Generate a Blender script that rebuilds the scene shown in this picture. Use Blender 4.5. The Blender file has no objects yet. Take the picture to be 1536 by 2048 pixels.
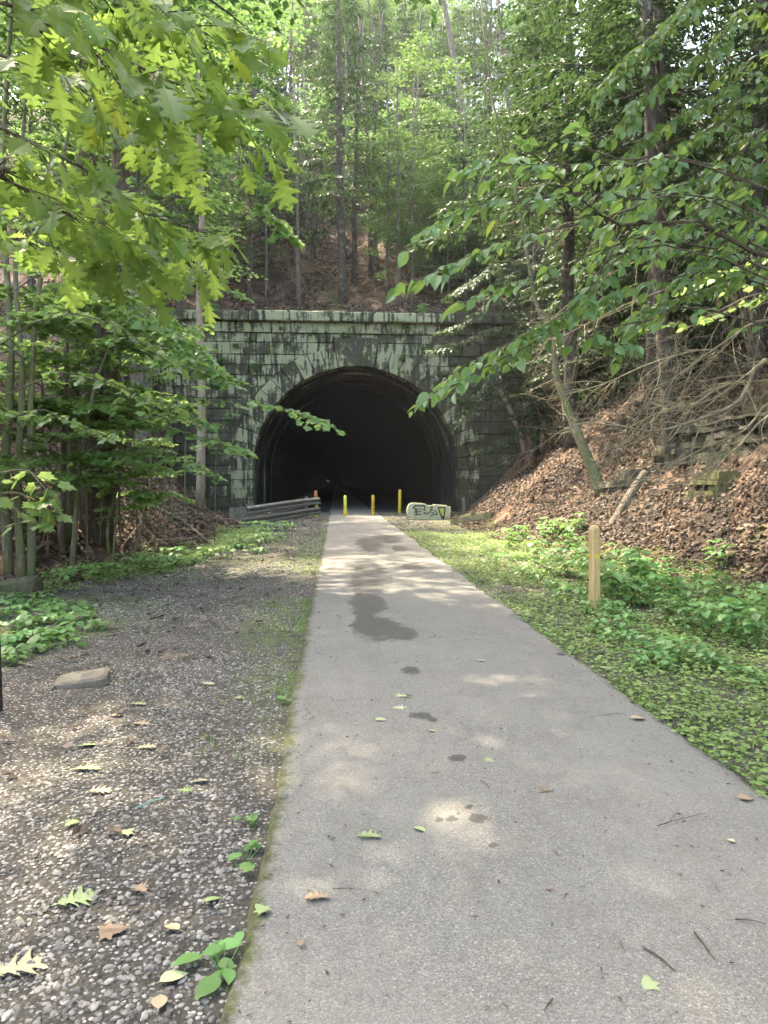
import bpy, math, random
import numpy as np
from mathutils import Vector, Matrix, Euler

rng = np.random.default_rng(11)
random.seed(11)
S = bpy.context.scene
COL = S.collection
R = math.radians

# ------------------------------------------------------------------ camera
FPX = 1425.0
CAM = np.array([0.0, 0.0, 1.55])
YAW, PITCH = R(-3.85), R(-2.33)
cam_d = bpy.data.cameras.new('camera')
cam = bpy.data.objects.new('camera', cam_d)
COL.objects.link(cam)
cam.location = CAM
cam.rotation_euler = (math.pi / 2 + PITCH, 0, YAW)
cam_d.sensor_fit = 'VERTICAL'
cam_d.sensor_height = 24.0
cam_d.lens = 24.0 * FPX / 2048.0
cam_d.clip_start = 0.05
cam_d.clip_end = 2000
S.camera = cam
RM = np.array(cam.rotation_euler.to_matrix())


def ray(px, py):
    return RM @ np.array([(px - 768) / FPX, -(py - 1024) / FPX, -1.0])


def P(px, py, Y):
    d = ray(px, py)
    return CAM + d * (Y / d[1])


# ------------------------------------------------------------------ noise
def _hash(i, j, seed):
    n = (i.astype(np.int64) * 374761393 + j.astype(np.int64) * 668265263 + seed * 974711) & 0x7fffffff
    n = ((n ^ (n >> 13)) * 1274126177) & 0x7fffffff
    n = n ^ (n >> 16)
    return (n & 0xffff) / 65535.0


def vnoise(x, y, seed=0):
    x = np.asarray(x, float); y = np.asarray(y, float)
    i = np.floor(x); j = np.floor(y)
    u = x - i; v = y - j
    u = u * u * (3 - 2 * u); v = v * v * (3 - 2 * v)
    a = _hash(i, j, seed); b = _hash(i + 1, j, seed); c = _hash(i, j + 1, seed); d = _hash(i + 1, j + 1, seed)
    return (a * (1 - u) + b * u) * (1 - v) + (c * (1 - u) + d * u) * v


def fbm(x, y, seed=0, oct=4):
    r = 0; a = .5; s = 0
    for k in range(oct):
        r = r + a * vnoise(np.asarray(x) * 2 ** k, np.asarray(y) * 2 ** k, seed + k * 17); s += a; a *= .5
    return r / s


def sstep(a, b, x):
    t = np.clip((np.asarray(x, float) - a) / (b - a), 0, 1)
    return t * t * (3 - 2 * t)


# ------------------------------------------------------------------ terrain
YP = 38.0                     # the portal's face
XL, XR = -8.8, 10.0           # wall reach


def toe_left(y):
    return np.interp(y, [-20, 0, 6, 10, 13.4, 18, 24, 30, 38, 60], [-7, -6.4, -5.6, -4.9, -3.7, -3.0, -3.2, -4.7, -5.9, -9])


def toe_right(y):
    return np.interp(y, [-20, 4, 8, 10.3, 13.5, 19.4, 26, 30, 38, 60], [7.0, 6.4, 6.0, 6.0, 5.7, 4.9, 4.9, 5.2, 6.7, 10])


def banks(x, y):
    dl = np.maximum(toe_left(y) - x, 0)
    dr = np.maximum(x - toe_right(y), 0)
    zl = .72 * dl * dl / (dl + .7)
    zr = .85 * dr * dr / (dr + .5)
    zl = np.where(zl > 14, 14 + (zl - 14) * .5, zl)
    zr = np.where(zr > 16, 16 + (zr - 16) * .45, zr)
    n = fbm(x * .45, y * .45, 3) - .5
    n2 = fbm(x * 1.7, y * 1.7, 9) - .5
    amp = np.clip((dl + dr) * .5, 0, 1)
    dip = -.10 * np.exp(-((x + 3.2) / .5) ** 2) * sstep(8, 12, y)
    return zl + zr + amp * (n * 1.5 + n2 * .55) + (fbm(x * 1.3, y * 1.3, 21) - .5) * .05 * sstep(.0, .6, np.maximum(-.6 - x, x - 2.4)) + dip


def hill(x, y):
    yy = np.asarray(y, float)
    h = 10.2 + .70 * (np.minimum(yy, 100) - 39) + .12 * (np.maximum(yy, 100) - 100)
    return h + (fbm(x * .16, yy * .16, 5) - .5) * 3.0 * sstep(40, 50, yy) + (fbm(x * .9, yy * .9, 8) - .5) * .6 * sstep(39.5, 43, yy)


def terrain(x, y, side=None):
    x = np.asarray(x, float); y = np.asarray(y, float)
    b = banks(x, y); h = hill(x, y)
    out = np.maximum(sstep(XL + .6, XL - 1.2, x), sstep(XR - .6, XR + 1.5, x))
    front = b + out * np.maximum(h - b, 0)
    back = np.maximum(b, h)
    if side == 'front': return front
    if side == 'back': return back
    return np.where(y < YP + .45, front, back)


def TZ(x, y):
    return float(terrain(np.array([x]), np.array([y]))[0])


def hit(px, py, y0=1.2, y1=110):
    d = ray(px, py)
    ys = np.concatenate([np.arange(y0, 45, .04), np.arange(45, y1, .15)])
    t = ys / d[1]
    x = CAM[0] + d[0] * t; z = CAM[2] + d[2] * t
    hh = terrain(x, ys)
    k = np.nonzero(z <= hh)[0]
    if len(k) == 0:
        return None
    k = k[0]
    return np.array([x[k], ys[k], hh[k]])


# ------------------------------------------------------------------ materials
class NT:
    def __init__(self, name):
        self.m = bpy.data.materials.new(name); self.m.use_nodes = True
        self.t = self.m.node_tree; self.t.nodes.clear()
        self.out = self.n('ShaderNodeOutputMaterial')

    def n(self, typ, **kw):
        nd = self.t.nodes.new(typ)
        for k, v in kw.items():
            if k == 'ins':
                for a, b in v.items():
                    if hasattr(b, 'is_output'):
                        self.t.links.new(b, nd.inputs[a])
                    else:
                        nd.inputs[a].default_value = b
            else:
                setattr(nd, k, v)
        return nd

    def L(self, a, b):
        self.t.links.new(a, b)

    def ramp(self, fac, stops, interp='LINEAR'):
        r = self.n('ShaderNodeValToRGB'); e = r.color_ramp.elements
        r.color_ramp.interpolation = interp
        while len(e) < len(stops): e.new(.5)
        for i, (p, c) in enumerate(stops):
            e[i].position = p
            e[i].color = (*c, 1) if not isinstance(c, (int, float)) else (c, c, c, 1)
        self.L(fac, r.inputs[0]); return r.outputs[0]

    def mix(self, fac, a, b, mode='MIX'):
        m = self.n('ShaderNodeMix', data_type='RGBA', blend_type=mode)
        for s, v in ((m.inputs[0], fac), (m.inputs[6], a), (m.inputs[7], b)):
            if hasattr(v, 'is_output'): self.L(v, s)
            else: s.default_value = v if isinstance(v, (int, float)) else (*v, 1)
        return m.outputs[2]

    def math(self, op, a, b=0.0, clamp=False):
        m = self.n('ShaderNodeMath', operation=op, use_clamp=clamp)
        for s, v in ((m.inputs[0], a), (m.inputs[1], b)):
            if hasattr(v, 'is_output'): self.L(v, s)
            else: s.default_value = v
        return m.outputs[0]

    def pos(self, scale=(1, 1, 1), obj=False):
        src = self.n('ShaderNodeTexCoord').outputs['Object'] if obj else self.n('ShaderNodeNewGeometry').outputs['Position']
        m = self.n('ShaderNodeMapping'); m.inputs['Scale'].default_value = scale
        self.L(src, m.inputs[0]); return m.outputs[0]

    def noise(self, vec, scale, detail=4, rough=.55, dist=0):
        n = self.n('ShaderNodeTexNoise'); self.L(vec, n.inputs['Vector'])
        n.inputs['Scale'].default_value = scale; n.inputs['Detail'].default_value = detail
        n.inputs['Roughness'].default_value = rough; n.inputs['Distortion'].default_value = dist
        return n.outputs[0]

    def vor(self, vec, scale, feature='F1', out='Distance', rnd=1.0):
        n = self.n('ShaderNodeTexVoronoi', feature=feature); self.L(vec, n.inputs['Vector'])
        n.inputs['Scale'].default_value = scale; n.inputs['Randomness'].default_value = rnd
        return n.outputs[out]

    def attr(self, name):
        return self.n('ShaderNodeAttribute', attribute_name=name).outputs['Fac']

    def bump(self, h, strength=.5, dist=.02):
        b = self.n('ShaderNodeBump'); b.inputs['Strength'].default_value = strength
        b.inputs['Distance'].default_value = dist; self.L(h, b.inputs['Height']); return b.outputs[0]

    def principled(self, color, rough=.8, spec=.3, normal=None, metallic=0.0):
        p = self.n('ShaderNodeBsdfPrincipled')
        for k, v in (('Base Color', color), ('Roughness', rough), ('Specular IOR Level', spec), ('Metallic', metallic)):
            if hasattr(v, 'is_output'): self.L(v, p.inputs[k])
            else: p.inputs[k].default_value = v if isinstance(v, (int, float)) else (*v, 1)
        if normal: self.L(normal, p.inputs['Normal'])
        return p.outputs[0]

    def done(self, sh):
        self.L(sh, self.out.inputs[0]); return self.m


def leaf_mat(name, dark, light, trans, tfac=.4, rough=.42, spec=.5, accent=None):
    t = NT(name)
    r = t.attr('rnd')
    stops = [(0, dark), (.8, light)] + ([(.985, light), (.99, accent)] if accent else [])
    c = t.ramp(r, stops)
    oi = t.n('ShaderNodeObjectInfo').outputs['Random']
    hs = t.n('ShaderNodeHueSaturation', ins={'Hue': t.math('ADD', t.math('MULTIPLY', oi, .02), .49), 'Value': t.math('ADD', t.math('MULTIPLY', oi, .4), .8), 'Color': c})
    c = hs.outputs[0]
    p = t.principled(c, rough, spec)
    tr = t.n('ShaderNodeBsdfTranslucent')
    t.L(t.mix(.5, c, trans), tr.inputs[0])
    ms = t.n('ShaderNodeMixShader'); ms.inputs[0].default_value = tfac
    t.L(p, ms.inputs[1]); t.L(tr.outputs[0], ms.inputs[2])
    return t.done(ms.outputs[0])


M = {}
M['oak'] = leaf_mat('oak_leaf', (.07, .15, .03), (.12, .24, .05), (.44, .60, .11), .60, .4, .5, (.28, .33, .04))
M['ovate'] = leaf_mat('ovate_leaf', (.06, .145, .045), (.11, .215, .07), (.32, .46, .08), .48, .38, .55, (.35, .38, .04))
M['maple'] = leaf_mat('maple_leaf', (.07, .16, .042), (.13, .25, .075), (.42, .58, .15), .56, .42, .5)
M['far'] = leaf_mat('canopy_leaf', (.045, .11, .03), (.09, .19, .05), (.20, .33, .085), .37, .45, .4)
M['hemlock'] = leaf_mat('hemlock_needles', (.020, .05, .022), (.045, .095, .035), (.08, .15, .04), .25, .5, .35)
M['herb'] = leaf_mat('herb_leaf', (.075, .185, .05), (.14, .29, .085), (.26, .42, .09), .38, .45, .45)
M['clover'] = leaf_mat('clover_leaf', (.115, .20, .045), (.215, .325, .095), (.28, .40, .09), .32, .5, .4)
M['grass'] = leaf_mat('grass_blade', (.08, .17, .03), (.16, .27, .06), (.25, .36, .06), .30, .5, .4)


def mat_litter():
    t = NT('dead_leaf')
    c = t.ramp(t.attr('rnd'), [(0, (.034, .026, .019)), (.3, (.074, .053, .038)), (.6, (.124, .091, .066)), (.85, (.195, .150, .110)), (1, (.29, .235, .175))])
    p = t.principled(c, .7, .25)
    tr = t.n('ShaderNodeBsdfTranslucent'); t.L(c, tr.inputs[0])
    ms = t.n('ShaderNodeMixShader'); ms.inputs[0].default_value = .15
    t.L(p, ms.inputs[1]); t.L(tr.outputs[0], ms.inputs[2])
    return t.done(ms.outputs[0])


M['litter'] = mat_litter()


def mat_bark(name, a, b, moss=None, vs=26.0):
    t = NT(name)
    v = t.pos((vs, vs, vs * .16), True)
    n = t.noise(v, 1.0, 6, .65, .6)
    n2 = t.noise(t.pos((1, 1, 1)), 2.3, 4)
    c = t.ramp(n, [(.3, a), (.7, b)])
    lich = t.ramp(t.noise(t.pos(), 5.0, 4), [(.55, 0.0), (.68, 1.0)])
    c = t.mix(t.math('MULTIPLY', lich, .5), c, (.26, .27, .23))
    if moss:
        c = t.mix(t.ramp(n2, [(.45, 0.0), (.62, 1.0)]), c, moss)
    return t.done(t.principled(c, .9, .15, t.bump(n, .9, .03)))


M['bark'] = mat_bark('grey_bark', (.055, .045, .035), (.17, .145, .115))
M['bark_dark'] = mat_bark('dark_bark', (.03, .025, .02), (.105, .088, .070))
M['bark_green'] = mat_bark('greenish_bark', (.08, .075, .045), (.20, .19, .125), (.12, .14, .06))
M['bark_pale'] = mat_bark('pale_dead_wood', (.16, .125, .09), (.36, .30, .23))
M['twig'] = mat_bark('thin_twig', (.05, .04, .028), (.12, .10, .07), None, 40)
M['twig_pale'] = mat_bark('dead_twig', (.13, .115, .07), (.27, .235, .155), None, 40)


def mat_ground():
    t = NT('valley_soil')
    v = t.pos()
    li, gr, mo = t.attr('litter'), t.attr('gravel'), t.attr('moss')
    soil = t.ramp(t.noise(v, 9, 6, .7), [(.3, (.026, .024, .018)), (.7, (.080, .073, .057))])
    # fine crushed stones in the soil
    pc = t.vor(v, 55, 'F1', 'Color'); pd = t.vor(v, 55)
    sep = t.n('ShaderNodeSeparateColor'); t.L(pc, sep.inputs[0])
    peb = t.ramp(sep.outputs[0], [(0, (.06, .055, .05)), (.5, (.17, .16, .145)), (1, (.36, .335, .305))])
    thr = t.math('MULTIPLY', gr, t.math('ADD', t.noise(v, 1.6, 4), .1))
    on = t.math('MULTIPLY', t.math('LESS_THAN', sep.outputs[1], thr), t.math('LESS_THAN', pd, .42))
    c = t.mix(on, soil, peb)
    # trodden leaf litter
    lc = t.vor(t.pos((1, 1, .6)), 15, 'F1', 'Color')
    s2 = t.n('ShaderNodeSeparateColor'); t.L(lc, s2.inputs[0])
    lit = t.ramp(s2.outputs[0], [(0, (.030, .019, .013)), (.5, (.095, .058, .037)), (1, (.20, .13, .085))])
    lit = t.mix(t.ramp(t.noise(v, .9, 5), [(.42, 0.0), (.60, .85)]), lit, (.025, .019, .015))
    c = t.mix(t.math('MULTIPLY', li, 1.0), c, lit)
    ms = t.math('MULTIPLY', mo, t.ramp(t.noise(v, 7, 6, .7), [(.42, 0.0), (.6, 1.0)]))
    c = t.mix(ms, c, (.085, .115, .03))
    h = t.math('ADD', t.math('MULTIPLY', pd, -.6), t.noise(v, 30, 5))
    return t.done(t.principled(c, .92, .2, t.bump(h, .8, .02)))


M['ground'] = mat_ground()


def mat_asphalt():
    t = NT('asphalt')
    v = t.pos()
    wet, edge = t.attr('wet'), t.attr('edge')
    pc = t.vor(v, 190, 'F1', 'Color')
    s = t.n('ShaderNodeSeparateColor'); t.L(pc, s.inputs[0])
    agg = t.ramp(s.outputs[0], [(0, (.087, .083, .069)), (.5, (.139, .133, .113)), (.88, (.182, .175, .149)), (1, (.28, .27, .232))])
    big = t.noise(v, .9, 6, .6)
    c = t.mix(t.ramp(big, [(.35, .0), (.7, .55)]), agg, (.188, .181, .153), 'MIX')
    c = t.mix(t.ramp(t.noise(t.pos((3, .35, 1)), 1.5, 5, .65), [(.45, 0.0), (.75, .35)]), c, (.11, .105, .095))
    c = t.mix(t.ramp(t.noise(v, 70, 3, .7), [(.60, 0.0), (.70, .75)]), c, (.06, .056, .05))
    c = t.mix(t.ramp(t.noise(v, 4.5, 6, .75), [(.50, 0.0), (.72, .45)]), c, (.10, .088, .068))
    crk = t.n('ShaderNodeTexVoronoi', feature='DISTANCE_TO_EDGE'); crk.inputs['Scale'].default_value = .55
    wv = t.n('ShaderNodeVectorMath', operation='ADD'); t.L(v, wv.inputs[0])
    nz = t.n('ShaderNodeTexNoise'); nz.inputs['Scale'].default_value = 2.2; nz.inputs['Detail'].default_value = 5; t.L(v, nz.inputs['Vector'])
    t.L(nz.outputs['Color'], wv.inputs[1]); t.L(wv.outputs[0], crk.inputs['Vector'])
    cm = t.math('MULTIPLY', t.ramp(crk.outputs['Distance'], [(.0, 1.0), (.007, 0.0)]), t.ramp(t.noise(v, .8, 3), [(.50, 0.0), (.60, .7)]))
    c = t.mix(cm, c, (.03, .028, .022))
    wn = t.math('ADD', wet, t.math('MULTIPLY', t.math('SUBTRACT', t.noise(v, 9, 6, .75), .5), 1.3))
    wn = t.math('ADD', wn, t.math('MULTIPLY', t.math('SUBTRACT', t.noise(v, 75, 3, .7), .5), .9))
    wm = t.ramp(wn, [(.48, 0.0), (.56, 1.0)])
    c = t.mix(wm, c, t.mix(.84, c, (.036, .035, .027)))
    en = t.math('ADD', edge, t.math('MULTIPLY', t.math('SUBTRACT', t.noise(v, 11, 6, .75), .5), 1.3))
    em = t.ramp(en, [(.5, 0.0), (.8, 1.0)])
    mossc = t.ramp(t.noise(v, 26, 4, .7), [(.35, (.03, .03, .018)), (.65, (.085, .10, .03))])
    c = t.mix(em, c, mossc)
    rough = t.mix(wm, (.85, .85, .85), (.62, .62, .62))
    h = t.math('ADD', t.vor(v, 190), t.math('MULTIPLY', t.noise(v, 60, 3), .6))
    return t.done(t.principled(c, rough, .35, t.bump(h, .55, .006)))


M['asphalt'] = mat_asphalt()


def mat_stone(name, lichen=True, dark=(.032, .031, .023), mid=(.092, .086, .062), lc=(.38, .41, .25), amt=.565, seed=0.0):
    t = NT(name)
    v = t.pos()
    bl = t.attr('rnd')
    n = t.noise(v, 3.2, 7, .68)
    base = t.ramp(n, [(.3, dark), (.7, mid)])
    base = t.mix(t.math('MULTIPLY', bl, .5), base, (.10, .090, .074))
    st = t.noise(t.pos((5.0, 5.0, .55)), 1.0, 5, .65)
    base = t.mix(t.ramp(st, [(.52, 0.0), (.68, .85)]), base, (.022, .022, .018))
    base = t.mix(t.ramp(t.noise(v, 1.5, 5), [(.46, 0.0), (.66, .75)]), base, (.050, .066, .026))
    if lichen:
        lm = t.math('ADD', t.noise(v, 1.1, 5, .6), t.math('MULTIPLY', t.noise(v, 7.5, 5, .7), .55))
        lm = t.math('ADD', lm, t.math('MULTIPLY', t.attr('lichen'), .30))
        lm = t.math('SUBTRACT', lm, t.math('MULTIPLY', t.ramp(st, [(.46, 0.0), (.62, 1.0)]), .30))
        lm = t.math('ADD', lm, t.math('MULTIPLY', t.math('SUBTRACT', bl, .5), .16))
        mk = t.ramp(lm, [(amt + .30, 0.0), (amt + .40, .45), (amt + .48, .92)])
        lcol = t.ramp(t.noise(v, 24, 4, .7), [(.3, tuple(k * .62 for k in lc)), (.7, lc)])
        base = t.mix(mk, base, lcol)
    h = t.math('ADD', n, t.math('MULTIPLY', t.noise(v, 28, 5, .7), .45))
    return t.done(t.principled(base, .92, .18, t.bump(h, .9, .05)))


M['stone'] = mat_stone('lichened_sandstone')
M['joint'] = mat_stone('dark_mortar', False, (.010, .010, .009), (.03, .028, .024))
M['rock'] = mat_stone('bank_rock', True, (.035, .032, .026), (.125, .112, .088), (.22, .23, .15), .60)
M['mossrock'] = mat_stone('mossy_rock', True, (.03, .03, .02), (.13, .12, .08), (.14, .145, .06), .47)
M['slab'] = mat_stone('loose_sandstone', False, (.10, .088, .066), (.24, .21, .165))


def mat_lining():
    t = NT('sooty_brick_lining')
    v = t.pos()
    n = t.noise(v, 4, 6, .7)
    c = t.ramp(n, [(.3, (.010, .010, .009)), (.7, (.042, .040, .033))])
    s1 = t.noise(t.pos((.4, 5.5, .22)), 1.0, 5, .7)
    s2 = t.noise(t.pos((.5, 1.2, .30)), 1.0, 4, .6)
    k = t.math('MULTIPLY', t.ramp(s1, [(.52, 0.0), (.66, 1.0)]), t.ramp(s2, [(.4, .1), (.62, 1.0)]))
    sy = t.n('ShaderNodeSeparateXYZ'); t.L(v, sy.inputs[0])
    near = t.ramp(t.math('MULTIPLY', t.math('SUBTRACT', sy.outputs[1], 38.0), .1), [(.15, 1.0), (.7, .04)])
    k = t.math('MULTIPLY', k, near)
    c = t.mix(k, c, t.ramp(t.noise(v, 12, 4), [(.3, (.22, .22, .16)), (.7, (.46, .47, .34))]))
    br = t.n('ShaderNodeTexBrick'); 
    mp = t.pos((1, 1, 1)); t.L(mp, br.inputs['Vector'])
    return t.done(t.principled(c, .85, .25, t.bump(n, .8, .03)))


M['lining'] = mat_lining()


def mat_simple(name, a, b, scale=8, rough=.7, spec=.3, metal=0, patch=None, pth=(.55, .65), stretch=(1, 1, 1), bump=.3):
    t = NT(name)
    v = t.pos(stretch, True)
    n = t.noise(v, scale, 6, .65)
    c = t.ramp(n, [(.3, a), (.7, b)])
    if patch:
        c = t.mix(t.ramp(t.noise(t.pos((1, 1, 1), True), scale * 1.7, 5, .7), [(pth[0], 0.0), (pth[1], 1.0)]), c, patch)
    return t.done(t.principled(c, rough, spec, t.bump(n, bump, .01), metal))


M['yellow'] = mat_simple('yellow_paint', (.50, .36, .02), (.68, .50, .035), 6, .5, .4, 0, (.10, .06, .025), (.60, .68))
M['yellow_worn'] = mat_simple('rust_blotched_yellow_paint', (.48, .34, .02), (.66, .48, .04), 6, .55, .4, 0, (.07, .045, .02), (.50, .58))
M['lime'] = mat_simple('lime_yellow_paint', (.40, .48, .05), (.52, .58, .10), 6, .5, .4, 0, (.20, .22, .04), (.62, .7))
M['rustorange'] = mat_simple('orange_rusty_paint', (.36, .11, .04), (.55, .22, .10), 9, .7, .3, 0, (.16, .07, .03))
M['galv'] = mat_simple('weathered_galvanised_steel', (.085, .085, .072), (.27, .265, .23), 7, .75, .3, .1, (.07, .075, .045), (.52, .64), (1, 1, 2))
M['concrete'] = mat_simple('pale_painted_concrete', (.33, .35, .24), (.50, .51, .36), 5, .9, .2, 0, (.22, .23, .15), (.58, .7))
M['graf'] = mat_simple('black_spray_paint', (.02, .02, .018), (.05, .05, .04), 9, .6)
M['grafy'] = mat_simple('yellow_green_spray_paint', (.36, .40, .05), (.46, .48, .08), 9, .6)
M['postwood'] = mat_simple('pressure_treated_pine', (.37, .245, .105), (.58, .41, .20), 3.0, .75, .3, 0, (.28, .16, .07), (.60, .75), (9, 9, .7))
M['yellowmark'] = mat_simple('faded_yellow_marking', (.62, .47, .04), (.74, .58, .09), 30, .7)
M['greywood'] = mat_simple('grey_weathered_wood', (.12, .105, .085), (.30, .27, .225), 3.0, .9, .2, 0, (.10, .11, .06), (.6, .75), (4, 4, 4))
M['black'] = mat_simple('black_metal', (.010, .010, .010), (.022, .022, .022), 6, .5)
M['pebble'] = None


def mat_pebble():
    t = NT('crushed_limestone')
    r = t.attr('rnd')
    c = t.ramp(r, [(0, (.075, .069, .056)), (.4, (.145, .134, .111)), (.75, (.215, .199, .167)), (1, (.31, .287, .243))])
    n = t.noise(t.pos(), 60, 5, .7)
    c = t.mix(t.ramp(n, [(.45, 0.0), (.75, .5)]), c, (.10, .09, .08))
    return t.done(t.principled(c, .9, .2, t.bump(n, .5, .005)))


M['pebble'] = mat_pebble()
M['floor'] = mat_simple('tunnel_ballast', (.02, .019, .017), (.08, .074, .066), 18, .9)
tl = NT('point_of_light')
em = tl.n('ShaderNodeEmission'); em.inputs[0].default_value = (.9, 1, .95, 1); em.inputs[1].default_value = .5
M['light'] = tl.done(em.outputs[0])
t_ = NT('fallen_leaf')
M['fallen'] = t_.done(t_.principled(t_.ramp(t_.attr('rnd'), [(0, (.13, .20, .06)), (.40, (.22, .27, .12)), (.52, (.33, .34, .21)), (.7, (.28, .205, .125)), (1, (.12, .08, .05))]), .6, .35))


# ------------------------------------------------------------------ mesh builder
class MB:
    def __init__(self):
        self.v = []; self.f = []; self.n = 0; self.rnd = []; self.extra = {}

    def add(self, V, faces, rnd=0.0):
        V = np.asarray(V, float).reshape(-1, 3)
        for f in faces:
            f = np.asarray(f, np.int64)
            if f.ndim == 1: f = f[None]
            self.f.append(f + self.n)
        self.v.append(V); self.n += len(V)
        self.rnd.append(np.full(len(V), rnd) if np.isscalar(rnd) else np.asarray(rnd, float))

    def mesh(self, name, mat, smooth=False, attrs=None):
        me = bpy.data.meshes.new(name)
        V = np.concatenate(self.v)
        idx = np.concatenate([f.ravel() for f in self.f])
        tot = np.concatenate([np.full(len(f), f.shape[1]) for f in self.f])
        st = np.concatenate([[0], np.cumsum(tot)[:-1]])
        me.vertices.add(len(V)); me.vertices.foreach_set('co', V.astype(np.float32).ravel())
        me.loops.add(len(idx)); me.loops.foreach_set('vertex_index', idx.astype(np.int32))
        me.polygons.add(len(tot)); me.polygons.foreach_set('loop_start', st.astype(np.int32))
        me.polygons.foreach_set('loop_total', tot.astype(np.int32))
        me.polygons.foreach_set('use_smooth', np.full(len(tot), bool(smooth)))
        a = me.attributes.new('rnd', 'FLOAT', 'POINT'); a.data.foreach_set('value', np.concatenate(self.rnd).astype(np.float32))
        for k, v in (attrs or {}).items():
            a = me.attributes.new(k, 'FLOAT', 'POINT'); a.data.foreach_set('value', np.asarray(v, np.float32))
        me.update(calc_edges=True); me.validate()
        me.materials.append(mat)
        return me

    def build(self, name, mat, parent=None, smooth=False, attrs=None, local=True):
        if self.n == 0: return None
        if parent is not None and local:
            loc = np.array(parent.location)
            self.v = [v - loc for v in self.v]
        ob = bpy.data.objects.new(name, self.mesh(name, mat, smooth, attrs))
        COL.objects.link(ob)
        if parent is not None: ob.parent = parent
        return ob


def tag(o, label=None, cat=None, group=None, kind=None):
    if label: o['label'] = label
    if cat: o['category'] = cat
    if group: o['group'] = group
    if kind: o['kind'] = kind
    return o


def empty(name, loc, label=None, cat=None, group=None):
    o = bpy.data.objects.new(name, None); COL.objects.link(o)
    o.empty_display_size = .2; o.location = [float(k) for k in loc]
    return tag(o, label, cat, group)


def copy_thing(o, loc, rz=0.0, sc=1.0, label=None, group=None, tilt=(0, 0)):
    c = o.copy(); COL.objects.link(c)
    c.location = [float(k) for k in loc]; c.rotation_euler = (tilt[0], tilt[1], rz)
    c.scale = (sc, sc, sc) if np.isscalar(sc) else sc
    if label: c['label'] = label
    if group: c['group'] = group
    for ch in list(o.children):
        d = ch.copy(); COL.objects.link(d); d.parent = c
        for g in list(ch.children):
            e = g.copy(); COL.objects.link(e); e.parent = d
    return c


def curve(pts, n=12):
    """Catmull-Rom through pts."""
    pts = np.asarray(pts, float)
    if len(pts) == 2:
        return pts[0] + (pts[1] - pts[0]) * np.linspace(0, 1, n)[:, None]
    p = np.vstack([2 * pts[0] - pts[1], pts, 2 * pts[-1] - pts[-2]])
    out = []
    seg = len(pts) - 1; per = max(2, n // seg)
    for i in range(seg):
        t = np.linspace(0, 1, per, endpoint=False)[:, None]
        a, b, c, d = p[i], p[i + 1], p[i + 2], p[i + 3]
        out.append(.5 * (2 * b + (c - a) * t + (2 * a - 5 * b + 4 * c - d) * t ** 2 + (3 * b - a - 3 * c + d) * t ** 3))
    out.append(pts[-1][None])
    return np.vstack(out)


def tube(mb, pts, radii, sides=6, rnd=0.0, lump=0.0):
    pts = np.asarray(pts, float); n = len(pts)
    radii = np.interp(np.linspace(0, 1, n), np.linspace(0, 1, len(np.atleast_1d(radii))), np.atleast_1d(radii)) if np.ndim(radii) else np.full(n, radii)
    T = np.gradient(pts, axis=0); T /= np.linalg.norm(T, axis=1)[:, None] + 1e-9
    ref = np.array([0, 0, 1.0]) if abs(T[0][2]) < .8 else np.array([1.0, 0, 0])
    A = np.cross(T, ref); A /= np.linalg.norm(A, axis=1)[:, None] + 1e-9
    B = np.cross(T, A)
    th = np.arange(sides) * 2 * math.pi / sides
    rr = radii[:, None] * np.ones(sides)[None]
    if lump:
        rr = rr * (1 + lump * (rng.random((n, sides)) - .5))
    V = pts[:, None] + rr[..., None] * (A[:, None] * np.cos(th)[None, :, None] + B[:, None] * np.sin(th)[None, :, None])
    V = V.reshape(-1, 3)
    i = np.arange(n - 1)[:, None] * sides; j = np.arange(sides)[None]; k = (j + 1) % sides
    q = np.stack([i + j, i + k, i + sides + k, i + sides + j], -1).reshape(-1, 4)
    fs = [q]
    fs.append(np.arange(sides)[::-1][None]); fs.append((np.arange(sides) + (n - 1) * sides)[None])
    mb.add(V, fs, rnd)


def box(mb, c, s, rot=None, rnd=0.0, bev=0.0):
    """bevelled box by centre and full size; bevel chamfers the vertical & horizontal edges"""
    h = np.asarray(s, float) / 2
    if bev <= 0:
        V = np.array([[x, y, z] for x in (-1, 1) for y in (-1, 1) for z in (-1, 1)], float) * h
        F = [[0, 1, 3, 2], [4, 6, 7, 5], [0, 4, 5, 1], [2, 3, 7, 6], [0, 2, 6, 4], [1, 5, 7, 3]]
    else:
        b = min(bev, min(h) * .9)
        V = []; ix = {}
        for sx in (-1, 1):
            for sy in (-1, 1):
                for sz in (-1, 1):
                    for ax in range(3):
                        sg = np.array([sx, sy, sz], float)
                        p = sg * (h - b); p[ax] = sg[ax] * h[ax]
                        ix[(sx, sy, sz, ax)] = len(V); V.append(p)
        V = np.array(V); F = []
        for ax in range(3):
            o = [k for k in range(3) if k != ax]
            for s_ in (-1, 1):
                q = []
                for a, b_ in ((-1, -1), (1, -1), (1, 1), (-1, 1)):
                    k = [0, 0, 0]; k[ax] = s_; k[o[0]] = a; k[o[1]] = b_
                    q.append(ix[(*k, ax)])
                F.append(q)
            for a in (-1, 1):
                for b_ in (-1, 1):
                    k0 = [0, 0, 0]; k0[o[0]] = a; k0[o[1]] = b_
                    k0[ax] = -1; k1 = list(k0); k1[ax] = 1
                    F.append([ix[(*k0, o[0])], ix[(*k1, o[0])], ix[(*k1, o[1])], ix[(*k0, o[1])]])
        T3 = []
        for sx in (-1, 1):
            for sy in (-1, 1):
                for sz in (-1, 1):
                    T3.append([ix[(sx, sy, sz, a)] for a in range(3)])
        if rot is not None: V = V @ np.array(rot).T
        mb.add(V + np.asarray(c), [np.array(F), np.array(T3)], rnd); return
    if rot is not None: V = V @ np.array(rot).T
    mb.add(V + np.asarray(c), [np.array(F)], rnd)


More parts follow.
